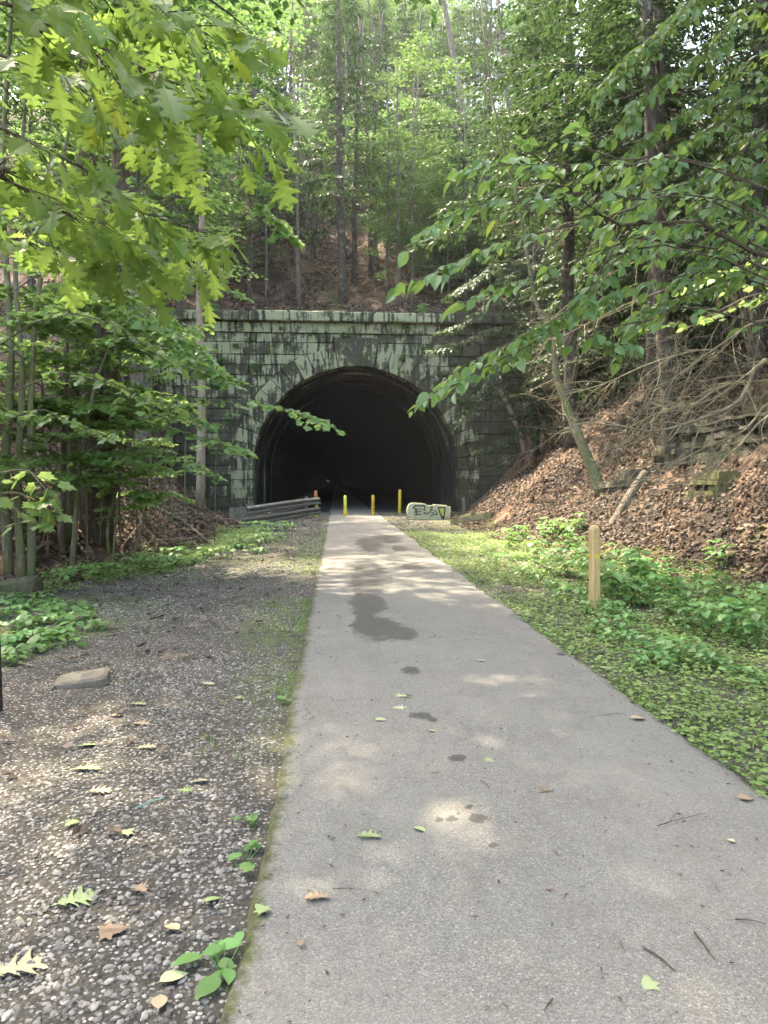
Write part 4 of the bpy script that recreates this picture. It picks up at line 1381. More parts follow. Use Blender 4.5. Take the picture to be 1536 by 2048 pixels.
spots = [(200, 1155), (240, 1150), (280, 1140), (320, 1140), (355, 1132), (395, 1128), (430, 1118), (120, 1165), (160, 1160), (260, 1128), (340, 1118)]
place_px(LOW, spots, 'low green plant in the strip along the foot of the left bank', 'plants along the left bank foot', 1.0, 1.5)
place_px(PRB[:1], [(1432, 1140)], 'pale sunlit leafy plant standing above the others against the dead leaves', None, .9, .95)
place_px(PRB[1:2], [(1165, 1062), ], 'small plant with a star of leaves on the dead leaves behind the wooden post', None, .95, 1.0)


def plantain(px, py, nl, sz, label):
    b = G(px, py); b[0] = min(b[0], -.36)
    root = empty('plantain', (b[0], b[1], .0), label, 'plant', 'plantains at the path edge')
    for k in range(nl):
        LV = Leaves(); a = rng.uniform(0, 6.28)
        D = np.array([math.cos(a), math.sin(a), .25 * rng.random()]); mb = MB()
        s = sz * rng.uniform(.6, 1.1)
        o = b + np.array([.03 * rng.normal(), .05 * rng.normal(), .02 + .03 * rng.random()])
        tube(mb, curve([b + [0, 0, -.01], o + [0, 0, .01], o + D * .012], 4), [.002, .0015], 4, .5)
        LV.add(o, D, np.array([0, 0, 1.0]) + rv(1, .2)[0], s)
        V, F = OVATE; LV.into(mb, (V * np.array([1.05, 1, .6]), F)); mb.build('leaf', M['herb'], root, True)


plantain(445, 1945, 9, .105, 'broad-leaved plantain rooted at the path\'s mossy edge nearest the camera')
plantain(492, 1722, 6, .085, 'small plantain farther along the path\'s mossy left edge')
plantain(510, 1655, 6, .06, 'tiny leafy weed at the mossy edge just past the small plantain')
plantain(575, 1408, 6, .07, 'small weed at the left path edge near the flat stone\'s distance')


# ------------------------------------------------------------------ fallen leaves and twigs
FAN5 = fan_leaf([(0, 0), (.2, .05), (.42, .0), (.30, .22), (.50, .40), (.24, .46), (.20, .70), (0, 1), (-.20, .70), (-.24, .46), (-.50, .40), (-.30, .22), (-.42, 0), (-.2, .05)], (0, .3), .1, .25)


def fallen(px, py, sz, ang, shade, label, tmpl=OAK, on_path=None):
    b = G(px, py)
    a_, b_ = path_edges(np.array([b[1]]))
    onp = a_[0] < b[0] < b_[0]
    z = .052 if onp else TZ(b[0], b[1]) + .018
    LV = Leaves(); mb = MB()
    D = np.array([math.cos(ang), math.sin(ang), .02])
    V, F = tmpl
    V = V - np.array([0, .5, 0]); V = V * np.array([1, 1, .7])
    LV.add(np.array([[0, 0, 0.0]]), D, np.array([[.15 * rng.normal(), .15 * rng.normal(), 1.0]]), sz)
    LV.into(mb, (V, F), np.array([shade]))
    e = -D * sz * .5
    tube(mb, np.array([e, e - D * sz * .25 + [0, 0, .004]]), [.0012, .0009], 4, shade)
    o = mb.build('fallen_leaf', M['fallen'], None, True)
    o.location = (float(b[0]), float(b[1]), z)
    return tag(o, label, 'leaf', 'fallen leaves on path and gravel')


fl_ = [
    (742, 1692, .135, 2.6, .33, 'pale green lobed oak leaf lying in the middle of the path', OAK),
    (840, 1680, .075, -.5, .40, 'torn pale green leaf piece just right of the green oak leaf', OVATE),
    (637, 1818, .105, 2.9, .75, 'brown oak leaf with a long stalk near the left edge of the path', OAK),
    (521, 1842, .07, 2.2, .30, 'small light green leaf on the path by the plantain', FAN5),
    (1290, 1992, .085, 1.4, .42, 'pale grey-green leaf on the path at the bottom right', FAN5),
    (1090, 1600, .10, .6, .90, 'dark dry oak leaf on the right half of the path', OAK),
    (980, 1538, .06, -.8, .30, 'small green leaf right of the wet spots on the path', FAN5),
    (800, 1405, .13, 2.7, .44, 'pale oak leaf beside the small round wet spots', OAK),
    (800, 1430, .12, .1, .48, 'whitish oak leaf just nearer than the pale oak leaf', OAK),
    (763, 1454, .10, .3, .45, 'narrow pale leaf left of the wet spots', OVATE),
    (865, 1478, .07, -.3, .34, 'small green leaf below the oval wet spot', OVATE),
    (963, 1333, .10, .1, .40, 'pale leaf lying flat on the far middle of the path', OVATE),
    (1120, 1316, .12, .2, .80, 'orange brown leaf near the right edge of the path', OVATE),
    (1215, 1337, .14, .5, .45, 'large whitish leaf at the grassy right edge of the path', FAN5),
    (172, 1541, .155, .2, .30, 'yellow-green oak leaf, the left of two on the gravel', OAK),
    (172, 1494, .13, .5, .38, 'light green curled oak leaf on the dark soil', OAK),
    (292, 1499, .12, .4, .62, 'tan curled oak leaf on the dark soil right of the light green one', OAK),
    (395, 1567, .12, .5, .60, 'tan oak leaf on the gravel near the path', OAK),
    (370, 1586, .08, .2, .12, 'fresh green leaf just left of the tan oak leaf', OAK),
    (198, 1586, .125, .2, .64, 'broad beige oak leaf on the gravel', OAK),
    (258, 1670, .07, 1.1, .33, 'small light green leaf amid pale stones', FAN5),
    (142, 1651, .09, 1.2, .36, 'narrow pale green leaf on the gravel at left', OAK),
    (150, 1805, .16, .55, .35, 'large half-tan half-green leaf on the near gravel', OAK),
    (283, 1785, .09, 2.3, .80, 'brown crumpled leaf on the near gravel', OAK),
    (425, 1806, .08, .6, .18, 'yellow-green leaf on the stones near the plantain', OVATE),
    (346, 1962, .105, .6, .47, 'slender yellow leaf on the near stones', OVATE),
    (35, 1935, .20, .5, .60, 'big pale tan leaf at the bottom left of the gravel', OAK),
    (228, 1866, .10, .3, .95, 'dark brown leaf flat among the near stones', FAN5),
    (345, 1862, .08, 2.5, .66, 'beige leaf lying left of the path\'s mossy edge', OVATE),
    (319, 2012, .085, 1.7, .66, 'tan leaf at the lower edge by the broad plantain', OVATE),
    (601, 1915, .045, 1.5, .86, 'tiny reddish brown leaf scrap on the path', OVATE),
    (1490, 1615, .09, .0, .78, 'brown twisted leaf at the path\'s right side', OVATE),
    (1466, 1474, .13, -.1, .36, 'long pale green leaf in the grass right of the path', OVATE),
    (1275, 1450, .12, .2, .68, 'tan leaf in the grass at the right edge', OVATE),
    (1536, 1562, .12, .4, .57, 'yellowish leaf at the path edge on the right border', OVATE),
    (1462, 1704, .04, 2.2, .50, 'tiny yellow leaf scrap on the right of the path', OVATE),
    (233, 1432, .085, .4, .72, 'orange tan leaf on the gravel below the flat stone', OAK),
    (415, 1372, .11, .1, .62, 'pale tan leaf on the gravel right of the flat stone', OAK),
    (480, 1400, .08, .2, .33, 'small green leaf on the gravel near the path', OVATE),
    (280, 1448, .12, .1, .68, 'brown leaf on the dark soil below the flat stone', OAK),
    (275, 1410, .12, .1, .38, 'whitish green leaf on the gravel beyond the dark soil', OAK),
    (1100, 1805, .03, .3, .9, 'tiny dark leaf scrap in the middle of the path', OVATE),
]
for a in fl_:
    fallen(a[0], a[1], a[2], a[3], a[4], a[5], a[6])


def twig_on(pxs, r, label, mat='twig', fork=None):
    pts = np.array([G(px, py) for px, py in pxs]); 
    for p in pts: p[2] = .056 if -.3 < p[0] < 2.05 else TZ(p[0], p[1]) + .012
    mb = MB(); tube(mb, curve(pts, 10), [r, r * .5], 5, 0, .2)
    if fork:
        q = np.array([G(px, py) for px, py in fork]); q[:, 2] = .058; tube(mb, curve(q, 6), [r * .6, r * .3], 4)
    tag(mb.build('twig', M[mat]), label, 'twig', 'twigs on path and gravel')


twig_on([(1285, 1927), (1320, 1950), (1350, 1978)], .004, 'dark curved twig near the bottom right of the path')
twig_on([(1388, 1897), (1405, 1920), (1430, 1955)], .0035, 'thin dark twig close to the right side at the bottom of the path')
twig_on([(1315, 1677), (1350, 1665), (1410, 1650)], .0025, 'forked reddish twig on the right of the path', 'twig', [(1340, 1668), (1355, 1645)])
twig_on([(665, 1807), (700, 1806), (725, 1810)], .0018, 'hair-thin dark stalk right of the brown oak leaf')
twig_on([(1105, 2035), (1095, 2048), (1088, 2060)], .003, 'twig at the bottom edge of the path')
twig_on([(1240, 1915), (1250, 1940)], .0018, 'short thin twig left of the dark curved twig')
twig_on([(960, 1582), (975, 1592), (978, 1605)], .002, 'small hooked twig above the round wet spot')
twig_on([(1110, 1730), (1118, 1742)], .003, 'short brown stick on the middle right of the path')
twig_on([(1470, 1870), (1500, 1872), (1530, 1880)], .003, 'brown twig at the right border of the path')
twig_on([(1420, 1785), (1440, 1815)], .0018, 'thin straight twig right of the forked reddish one')
twig_on([(60, 1478), (95, 1460), (115, 1452)], .004, 'brown stick on the dark soil at left', 'twig_pale')
twig_on([(275, 1295), (292, 1288)], .012, 'short dark stick on the far gravel')
twig_on([(300, 1240), (330, 1232), (362, 1227)], .010, 'dark branch piece on the black soil', 'twig')
twig_on([(8, 1325), (40, 1330), (66, 1335)], .02, 'brown stick beside the black metal post', 'twig_pale')
M['straw'] = mat_simple('teal_plastic', (.12, .36, .33), (.20, .46, .42), 10, .4)
twig_on([(270, 1622), (300, 1608), (328, 1601)], .003, 'thin teal plastic straw lying on the gravel', 'straw')


# ------------------------------------------------------------------ trees
def spray_poly(tw, LV, pts, nside=10, slen=.4, size=.08, spacing=.06, tilt=.3, jit=0.0, r0=.01, r1=.0025, dens=1, droop=.15, ang=(40, 65), start=.1, up=(0, 0, 1), twig_r=.0022, tlast=.35, sdroop=.05, n=16, svar=.3, tip=True):
    pts = curve(pts, n) if len(pts) < 8 else np.asarray(pts)
    if tw is not None: tube(tw, pts, [r0, r1], 6 if r0 > .008 else 4)
    up = np.array(up, float); m = len(pts)
    for i in range(nside):
        ti = start + (1 - start) * (i + .6 * rng.random()) / nside
        b = along(pts, min(ti, .999)); k = min(int(ti * (m - 1)), m - 2)
        ax = pts[k + 1] - pts[k]; ax /= np.linalg.norm(ax) + 1e-9
        side = np.cross(ax, up); side /= np.linalg.norm(side) + 1e-9
        a = R(rng.uniform(*ang)) * (1 if i % 2 else -1)
        d = ax * math.cos(a) + side * math.sin(a) + np.array([0, 0, -sdroop]) + rv(1, .12)[0] * np.array([1, 1, .6])
        l = slen * (1 - (1 - tlast) * ti) * rng.uniform(.65, 1.25)
        q = np.stack([b, b + d * l * .5 + rv(1, .04 * l)[0], b + d * l + np.array([0, 0, -.10 * l * (1 + droop)])])
        if tw is not None: tube(tw, q, [twig_r * 1.5, twig_r * .6], 3)
        twig_leaves(LV, q, size, spacing, tilt, jit, up, dens, droop, svar)
    if tip: twig_leaves(LV, pts[int(m * .6):], size, spacing, tilt, jit, up, dens, droop, svar)


def finish_tree(root, tk, br, tw, LV, tmpl, bark, leafm, twm='twig', crown='crown'):
    if br is not None and br.n:
        for v_, r_ in zip(br.v, br.rnd): tk.v.append(v_); tk.rnd.append(r_)
        tk.f += [f + tk.n for f in br.f]; tk.n += br.n
    if tk.n: tk.build('trunk', M[bark], root, True)
    if LV.O:
        mb = MB(); LV.into(mb, tmpl); c = mb.build(crown, M[leafm], root)
        if tw is not None and tw.n:
            o = tw.build('twig', M[twm], None)
            o.data.transform(Matrix.Translation(-Vector(root.location))); o.parent = c
    elif tw is not None and tw.n:
        tw.build('twig', M[twm], root)
    return root


# --- prototypes for the forest (copied)
def broadleaf_proto(H, lo, cr, nsp, seed_label, size=.20, spacing=.10, dens=2.4, jit=.22, r=.13, bark='bark', leafm='far', tmpl=QUAD, lean=.04, nside=9, flat=.12):
    root = empty('tree', (0, 0, 0), seed_label, 'tree')
    tk, br, tw, LV = MB(), MB(), MB(), Leaves()
    tp = np.array([rng.normal(0, lean) * H, rng.normal(0, lean) * H, H])
    pts = trunk_curve([0, 0, -.4], tp, .02, 12)
    tube(tk, pts, [r * 1.35, r, r * .8, r * .45, r * .15], 8, 0, .12)
    for i in range(nsp):
        q = lo + (H - lo) * ((i + rng.random()) / nsp)
        f = (q - lo) / (H - lo)
        L = cr * (.45 + .9 * math.sin(math.pi * min(.95, f * .85 + .12))) * rng.uniform(.55, 1.05)
        a = i * 2.399 + rng.normal(0, .4)
        b = along(pts, q / H)
        e = b + np.array([math.cos(a) * L, math.sin(a) * L, L * rng.uniform(-.05, .45)])
        mid = (b + e) / 2 + rv(1, .1 * L)[0] + np.array([0, 0, .08 * L])
        tube(br, curve([b, mid, e], 6), [r * .28 * (1.1 - f), .008], 4)
        spray_poly(None, LV, [b + (mid - b) * .5, mid, e], nside, L * .42, size, spacing, .4, jit, dens=dens, droop=.25, start=.1, n=6, sdroop=.0)
    return finish_tree(root, tk, br, None, LV, tmpl, bark, leafm)


def hemlock_proto(H, lo, cr, nsp, label, r=.15, size=.19, spacing=.036, dens=1.0, bare=14, nside=16):
    root = empty('hemlock_tree', (0, 0, 0), label, 'tree')
    tk, br, tw, LV = MB(), MB(), MB(), Leaves()
    pts = trunk_curve([0, 0, -.4], [rng.normal(0, .02) * H, rng.normal(0, .02) * H, H], .008, 12)
    tube(tk, pts, [r * 1.3, r, r * .7, r * .12], 8, 0, .12)
    for i in range(bare):
        q = rng.uniform(.8, lo + 1.5); a = rng.random() * 6.28; L = rng.uniform(.5, 1.8)
        b = along(pts, q / H); e = b + np.array([math.cos(a) * L, math.sin(a) * L, -.15 * L])
        tube(br, curve([b, (b + e) / 2 + [0, 0, .06 * L], e], 5), [.016, .003], 4)
        for k in range(4):
            t = rng.uniform(.3, .95); c = b + (e - b) * t; d = rv(1, .3)[0] * L
            tube(br, np.array([c, c + d * .5 + [0, 0, -.05]]), [.005, .002], 3)
    for i in range(nsp):
        f = (i + rng.random()) / nsp; q = lo + (H * .98 - lo) * f
        L = cr * (1 - f) ** .75 * rng.uniform(.7, 1.1) + .3
        a = i * 2.399 + rng.normal(0, .4); b = along(pts, q / H)
        e = b + np.array([math.cos(a) * L, math.sin(a) * L, -.22 * L]); mid = (b + e) / 2 + np.array([0, 0, .10 * L])
        tube(br, curve([b, mid, e], 5), [r * .16 * (1.1 - f), .006], 4)
        spray_poly(None, LV, [b + (mid - b) * .3, mid, e], nside, L * .36, size, spacing * 1.6, .18, .03, dens=dens, droop=.35, ang=(50, 75), n=6, tlast=.3)
    return finish_tree(root, tk, br, None, LV, SPRIG, 'bark_dark', 'hemlock')


def snag_proto(H, r, label, bark='bark', nb=26, top=.25):
    root = empty('bare_trunk', (0, 0, 0), label, 'tree')
    tk, br = MB(), MB()
    pts = trunk_curve([0, 0, -.4], [rng.normal(0, .03) * H, rng.normal(0, .02) * H, H], .012, 12)
    tube(tk, pts, [r * 1.3, r, r * .8, r * top], 8, 0, .12)
    for i in range(nb):
        q = rng.uniform(.12, .98); a = rng.random() * 6.28; L = rng.uniform(.3, 1.6)
        b = along(pts, q); e = b + np.array([math.cos(a) * L, math.sin(a) * L, rng.uniform(-.3, .15) * L])
        tube(br, curve([b, (b + e) / 2 + rv(1, .05)[0], e], 5), [.012, .003], 4)
        for k in range(3):
            t = rng.uniform(.3, .95); c = b + (e - b) * t; d = rv(1, .22)[0] * L
            tube(br, np.array([c, c + d]), [.004, .002], 3)
    return finish_tree(root, tk, br, None, Leaves(), QUAD, bark, 'far')


B1 = broadleaf_proto(17, 5.0, 4.0, 44, 'x', r=.16)
B2 = broadleaf_proto(15, 3.0, 3.4, 42, 'x', r=.13)
B4 = broadleaf_proto(21, 11.0, 4.8, 46, 'x', r=.20)
B3 = broadleaf_proto(19, 7.0, 4.8, 50, 'x', r=.19)
U1 = broadleaf_proto(6.5, 1.6, 2.0, 26, 'x', size=.15, spacing=.09, jit=.10, r=.05, dens=1.8, flat=.05)
U2 = broadleaf_proto(5.0, 1.2, 1.7, 22, 'x', size=.14, spacing=.09, jit=.09, r=.04, dens=1.7)
H1 = hemlock_proto(15, 3.0, 3.2, 64, 'x')
H2 = hemlock_proto(11, 1.5, 3.0, 56, 'x', r=.12)
H3 = hemlock_proto(18, 5.0, 3.4, 70, 'x', r=.19, bare=26)
H4 = hemlock_proto(20, 8.0, 4.4, 84, 'x', r=.17, bare=30)
S1 = snag_proto(13, .10, 'x')
S2 = snag_proto(11, .07, 'x', nb=34)
S3 = snag_proto(15, .13, 'x', 'bark_dark')


def plant_at(proto, x, y, label, group=None, sc=None, rz=None, tilt=(0, 0)):
    z = TZ(x, y) - .05
    sc = rng.uniform(.85, 1.15) if sc is None else sc
    rz = rng.random() * 6.28 if rz is None else rz
    o = put(proto, (x, y, z), rz, sc, label, group)
    o.rotation_euler[0] += tilt[0]; o.rotation_euler[1] += tilt[1]
    return o


# trees over the portal whose trunks the photo shows
for (px, py, pr, sc, lab) in [
    (688, 606, H3, 1.15, 'stout dark conifer trunk with a mossy base right above the arch'),
    (600, 612, S1, 1.0, 'slim bare trunk left of the stout conifer above the coping'),
    (585, 528, S3, 1.0, 'bare trunk standing behind and just left of the slim bare trunk'),
    (800, 612, S1, 1.05, 'pale thin straight trunk above the coping right of the stout conifer'),
    (826, 608, B2, .95, 'thin leafy tree just right of the pale straight trunk above the coping'),
    (742, 512, H1, 1.0, 'dark conifer higher on the slope between the stout conifer and the pale trunk'),
    (538, 560, H1, .95, 'dark conifer standing left of the slim bare trunk above the coping'),
    (500, 585, S2, 1.0, 'thin dark bare stem on the slope left of the dark conifer'),
    (444, 606, S2, 1.05, 'thin bare stem above the left end of the coping'),
    (930, 608, H2, 1.0, 'dark conifer overhanging the right end of the coping'),
    (362, 640, B2, .9, 'thin leafy tree rooted at the coping\'s left end'),
    (640, 500, S2, .9, 'thin bare stem far up behind the stout conifer'),
    (865, 520, H2, .95, 'bushy dark conifer on the slope behind the thin leafy tree'),
]:
    h_ = hit(px, py)
    plant_at(pr, h_[0], h_[1], lab, None, sc)

gh = 'conifers on the wooded slope'
for (x, y, pr) in [(12.5, 40.5, H2), (15, 37, H1), (9.5, 44, H2), (13, 47, H3), (17.5, 43, H1), (20, 36, H2), (8, 52, H1), (16, 55, H3), (22, 50, H3), (25, 42, H1), (12, 61, H3), (5.5, 58, H3), (20, 64, H3), (28, 56, H1), (0, 63, H3), (-6, 58, H1), (-4, 50, S3), (-9, 48, H1), (30, 38, H3), (19, 29, H1), (24, 30, H3), (17, 24.5, H2), (21, 20, H1), (28, 24, H3), (6.5, 66, H3), (11, 69, H1), (2.5, 62, H1), (-2.5, 67, H3), (-7, 63, H1), (15, 70, H3), (19, 73, H1), (24, 66, H3), (8.5, 75, H3), (-1, 75, H1), (-9.5, 55, H1), (4, 84, H3), (12, 83, H3), (18, 48, H2), (15, 41, H1), (11.5, 55, H2), (22, 57, H1), (26, 48, H1), (12, 47.5, H1), (16.5, 33, H2), (15.5, 28, H2), (14.8, 22.5, H2), (18, 39.5, H3), (14.2, 31, H3), (13.0, 34.5, H1), (12.0, 26.5, H1), (15.5, 24, H3), (12.8, 20.5, H3), (11.2, 15.5, H1), (13.5, 17.0, H3), (10.8, 30.5, H1), (17, 20.0, H3), (12.2, 12.5, H3), (10.4, 22.5, H2), (18, 34, H3), (11, 37.5, H2), (21, 26, H3), (24, 36, H3), (10.3, 31, H2), (11.3, 28.5, H2), (3, 56, H2), (-2, 59, H2), (6, 52, H2), (-4.5, 55, H2), (1, 66, H1), (8, 64, H1), (4.5, 70, H3), (-8, 66, H1), (-3, 72, H3)]:
    lab = 'dark conifer among the crowded evergreens of the right hillside' if x > 7 else 'dark conifer high on the slope behind the portal'
    plant_at(pr, x, y, lab, gh + (' right' if x > 7 else ' centre'))
gt = 'thin bare trunks on the slope above the portal'
for i in range(34):
    x = -9 + 19 * rng.random(); y = 41 + 30 * rng.random() ** 1.1
    plant_at((S1, S2, S3)[i % 3], x, y, 'thin bare trunk among the crowded stems on the slope above the portal', gt, rng.uniform(.75, 1.2), None, (rng.normal(0, .04), rng.normal(0, .04)))
gb = 'leafy trees on the wooded slope'
for (x, y, pr) in [(-13, 44, B2), (-8, 45, U1), (-17, 50, B1), (-11, 55, B3), (-20, 60, B3), (-15, 66, B1), (-25, 54, B2), (-30, 66, B3), (-7, 68, B1), (1, 70, B3), (9, 70, B1), (-22, 74, B1), (-12, 78, B3), (-2, 80, B1), (7, 82, B3), (16, 76, B3), (26, 72, B1), (-33, 80, B3), (34, 84, B3), (17, 90, B1), (-18, 90, B3), (-5, 92, B3), (6, 94, B1), (-28, 94, B1), (27, 95, B3), (3, 64, U1), (-3, 60, U1), (6.5, 71, B2), (-9, 72, B2), (-15, 58, B2), (-19, 66, B2), (-5, 73, U1), (12, 78, B2), (1, 77, B2), (-24, 64, B1), (20, 80, B2), (-10, 86, B1), (10, 88, B2), (0, 87, B2), (22, 88, B1), (-22, 84, B1), (14, 99, B3), (-1, 101, B3), (-13, 100, B3), (-35, 92, B3), (36, 96, B3), (-8, 95, B3), (2, 97, B3), (9, 98, B1), (-17, 97, B3), (4, 91, B2), (-3, 88, B1), (7, 104, B3), (-5, 104, B3), (20, 103, B3), (30, 103, B3), (-25, 103, B3), (0, 106, B1), (12, 107, B3), (-10, 106, B3), (25, 90, B3), (32, 76, B3), (38, 88, B3)]:
    lab = 'tall leafy tree far up the slope left of the portal' if x < -4 else 'tall leafy tree near the top of the slope over the portal'
    plant_at(pr, x, y, lab, gb + (' left' if x < -4 else ' top'))
gu = 'young leafy trees above the coping'
for (x, y, pr, sc) in [(3.4, 41.2, U1, 1.25), (6.6, 41.5, U1, 1.2), (-1.5, 47, U1, 1.4), (4.5, 46, U1, 1.5), (7.5, 47.5, U2, 1.5), (-5, 42.5, U2, 1.2), (-9.5, 42, U1, 1.3), (10.5, 50, U1, 1.5), (-3.5, 53, U1, 1.6), (5.5, 54, U2, 1.8), (-6.5, 47, U1, 1.4), (5.2, 43.2, U2, 1.2), (-11.5, 46, U1, 1.5), (9, 42, U2, 1.3)]:
    plant_at(pr, x, y, 'young leafy tree on the steep slope just above the portal coping', gu, sc)

# forest on the left bank: crowns and trunks seen beyond the saplings, and the canopy that shades the path
gl = 'woodland trees on the left bank'
for (x, y, pr, sc) in [(-13.5, 21, B1, 1), (-16.5, 27, B3, .9), (-14.5, 35, B1, 1), (-20, 34, B3, 1), (-19, 41, B1, 1), (-8.4, 29, U1, 1.1), (-11, 37.5, U1, 1.2), (-24, 44, B3, 1)]:
    plant_at(pr, x, y, 'leafy tree in the crowded woodland of the left bank', gl, sc)
# taller trees roofing the path, most added to shade it, trunks beside the frame
for (x, y, pr, sc, lab) in [
    (-5.0, 14.5, B4, (1.25, 1.25, 1.0), 'tall wide-crowned tree on the left bank arching over the path'),
    (8.2, 24.5, H4, (1.2, 1.2, 1), 'tall high-crowned conifer on the right bank beyond the crooked trunk'),
    (8.6, 19.0, H4, (1.2, 1.2, 1), 'tall high-crowned conifer on the right bank before the outcrop'),
    (-7.7, 8.7, B4, (.9, .9, .76), 'leaning tree added on the left bank to shade the near path'),  # added out of view, tilted so its crown shades the near path
    (-9.2, 33.6, B4, (1.3, 1.3, 1.05), 'tall high-crowned tree on the left bank close to the portal wall'),
    (-7.2, 27.0, B4, 1.1, 'tall high-crowned tree on the left bank before the portal'),
    (-7.5, -2.5, B1, 1.0, 'tall tree on the left behind the camera'),
    (7.2, 2.5, B3, .95, 'tall tree on the right bank beside the camera'),
    (6.8, -3.5, B1, 1.0, 'tall tree on the right behind the camera'),
    (9.5, 9.0, B3, 1.0, 'tall tree on the right bank beyond the right frame edge'),
]:
    plant_at(pr, x, y, lab, None, sc, None if 'leaning' not in lab else 0.0, (0, 0) if 'leaning' not in lab else (0, R(23)))


# --- individual trees of the left bank: slender maples with layered sprays
def sapling(name, label, trunkpts, r0, r1, sprays, auto=(0, 0, 0, 0), size=.105, bark='bark_green', leafm='maple', tmpl=MAPLE, group=None, spacing=.038, alen=(.9, 2.0), aslen=.7, adir=None, tilt=.42):
    tr = curve(trunkpts, 14)
    root = empty(name, tr[0], label, 'tree', group)
    tk, br, tw, LV = MB(), MB(), MB(), Leaves()
    tube(tk, tr, [r0 * 1.25, r0, (r0 + r1) / 2, r1], 8, 0, .10)
    for (t, pts, kw) in sprays:
        pts = [along(tr, t)] + [np.asarray(p) for p in pts]
        o = dict(nside=20, slen=.6, size=size, spacing=spacing, r0=.011, tilt=tilt, droop=.12); o.update(kw)
        spray_poly(tw, LV, pts, **o)
    na, t0, t1, _ = auto
    for i in range(na):
        t = rng.uniform(t0, t1); b = along(tr, t); a = rng.random() * 6.283 if adir is None else R(rng.uniform(*adir))
        L = rng.uniform(*alen); rise = rng.uniform(-.05, .3)
        e = b + np.array([math.cos(a) * L, math.sin(a) * L, rise * L]); mid = (b + e) / 2 + np.array([0, 0, .10 * L])
        spray_poly(tw, LV, [b, mid, e], nside=16, slen=aslen, size=size, spacing=spacing, r0=.009, tilt=tilt, droop=.12, n=8)
    return finish_tree(root, tk, None, tw, LV, tmpl, bark, leafm)


def base_of(px, py):
    h_ = hit(px, py); h_[2] -= .08; return h_


gs = 'slender maples on the left bank'
b = base_of(18, 1150); Y = b[1]
sapling('maple_sapling', 'leftmost stem of the sapling clump behind the mossy boulder', [b, P(10, 950, Y), P(22, 700, Y), P(5, 350, Y + .3), P(30, -80, Y + .5)], .065, .025, [], (10, .25, .95, 0), group=gs)
b = base_of(45, 1165); Y = b[1]
sapling('maple_sapling', 'middle stem of the sapling clump behind the mossy boulder', [b, P(35, 980, Y), P(45, 750, Y), P(30, 500, Y), P(60, 100, Y)], .055, .02, [], (10, .25, .95, 0), group=gs)
b = base_of(62, 1168); Y = b[1]
sapling('maple_sapling', 'right stem of the sapling clump, bending right behind the mossy boulder', [b, P(63, 1000, Y), P(62, 800, Y), P(80, 560, Y + .1), P(150, 200, Y + .2)], .058, .02, [], (10, .25, .95, 0), group=gs)
b = base_of(142, 1148); Y = b[1]
sapling('maple_sapling', 'thin sapling leaning right between the boulder and the guardrail', [b, P(155, 1000, Y), P(172, 850, Y), P(215, 700, Y), P(290, 560, Y - .2)], .038, .012,
        [(.45, [P(260, 845, Y - .3), P(360, 830, Y - .6), P(420, 850, Y - .8)], {}), (.62, [P(280, 700, Y - .3), P(380, 690, Y - .6), P(440, 740, Y - .9)], {}), (.3, [P(230, 950, Y - .3), P(330, 920, Y - .5)], {})], (10, .35, .95, 0), group=gs)
b = base_of(128, 1075); Y = b[1]
sapling('maple_tree', 'mossy trunk thicker than its neighbours at left, straight up into the leaves', [b, P(140, 950, Y), P(147, 760, Y), P(150, 560, Y), P(165, 250, Y), P(170, -100, Y)], .12, .06, [], (26, .3, .95, 0), group=None, alen=(1.2, 2.8), aslen=.8)
b = base_of(124, 1085); Y = b[1] - .6
sapling('maple_sapling', 'dark thin stem just left of the thick mossy trunk', [base_of(122, 1108), P(128, 900, Y), P(134, 700, Y), P(140, 480, Y)], .05, .02, [], (8, .35, .95, 0), group=gs, bark='bark')
b = base_of(218, 1112); Y = b[1]
sapling('maple_sapling', 'thin crooked sapling stem with leaves at its top, right of the leaning sapling', [b, P(216, 1050, Y), P(232, 985, Y), P(236, 940, Y), P(262, 860, Y)], .03, .010, [(.7, [P(300, 930, Y), P(350, 945, Y - .2)], {'slen': .35})], (4, .55, 1, 0), group=gs, alen=(.5, 1.0), aslen=.35)
b = base_of(258, 1132); Y = b[1]
sapling('maple_sapling', 'thin sapling slanting right, second stem from the guardrail', [b, P(275, 1080, Y), P(291, 1025, Y), P(296, 960, Y)], .03, .010, [(.8, [P(330, 985, Y), P(380, 1000, Y)], {'slen': .3}), (.95, [P(240, 960, Y), P(200, 985, Y)], {'slen': .3})], (3, .6, 1, 0), group=gs, alen=(.4, .8), aslen=.3)
b = base_of(400, 1020); Y = b[1]
sapling('slim_tree', 'slim pale trunk standing in front of the portal wall left of the arch', [b, P(402, 900, Y), P(404, 750, Y), P(398, 600, Y), P(404, 420, Y), P(395, 200, Y), P(402, -60, Y)], .125, .06, [], (14, .5, .97, 0), size=.12, alen=(1.5, 3.2), aslen=.9, spacing=.12, bark='bark_pale')
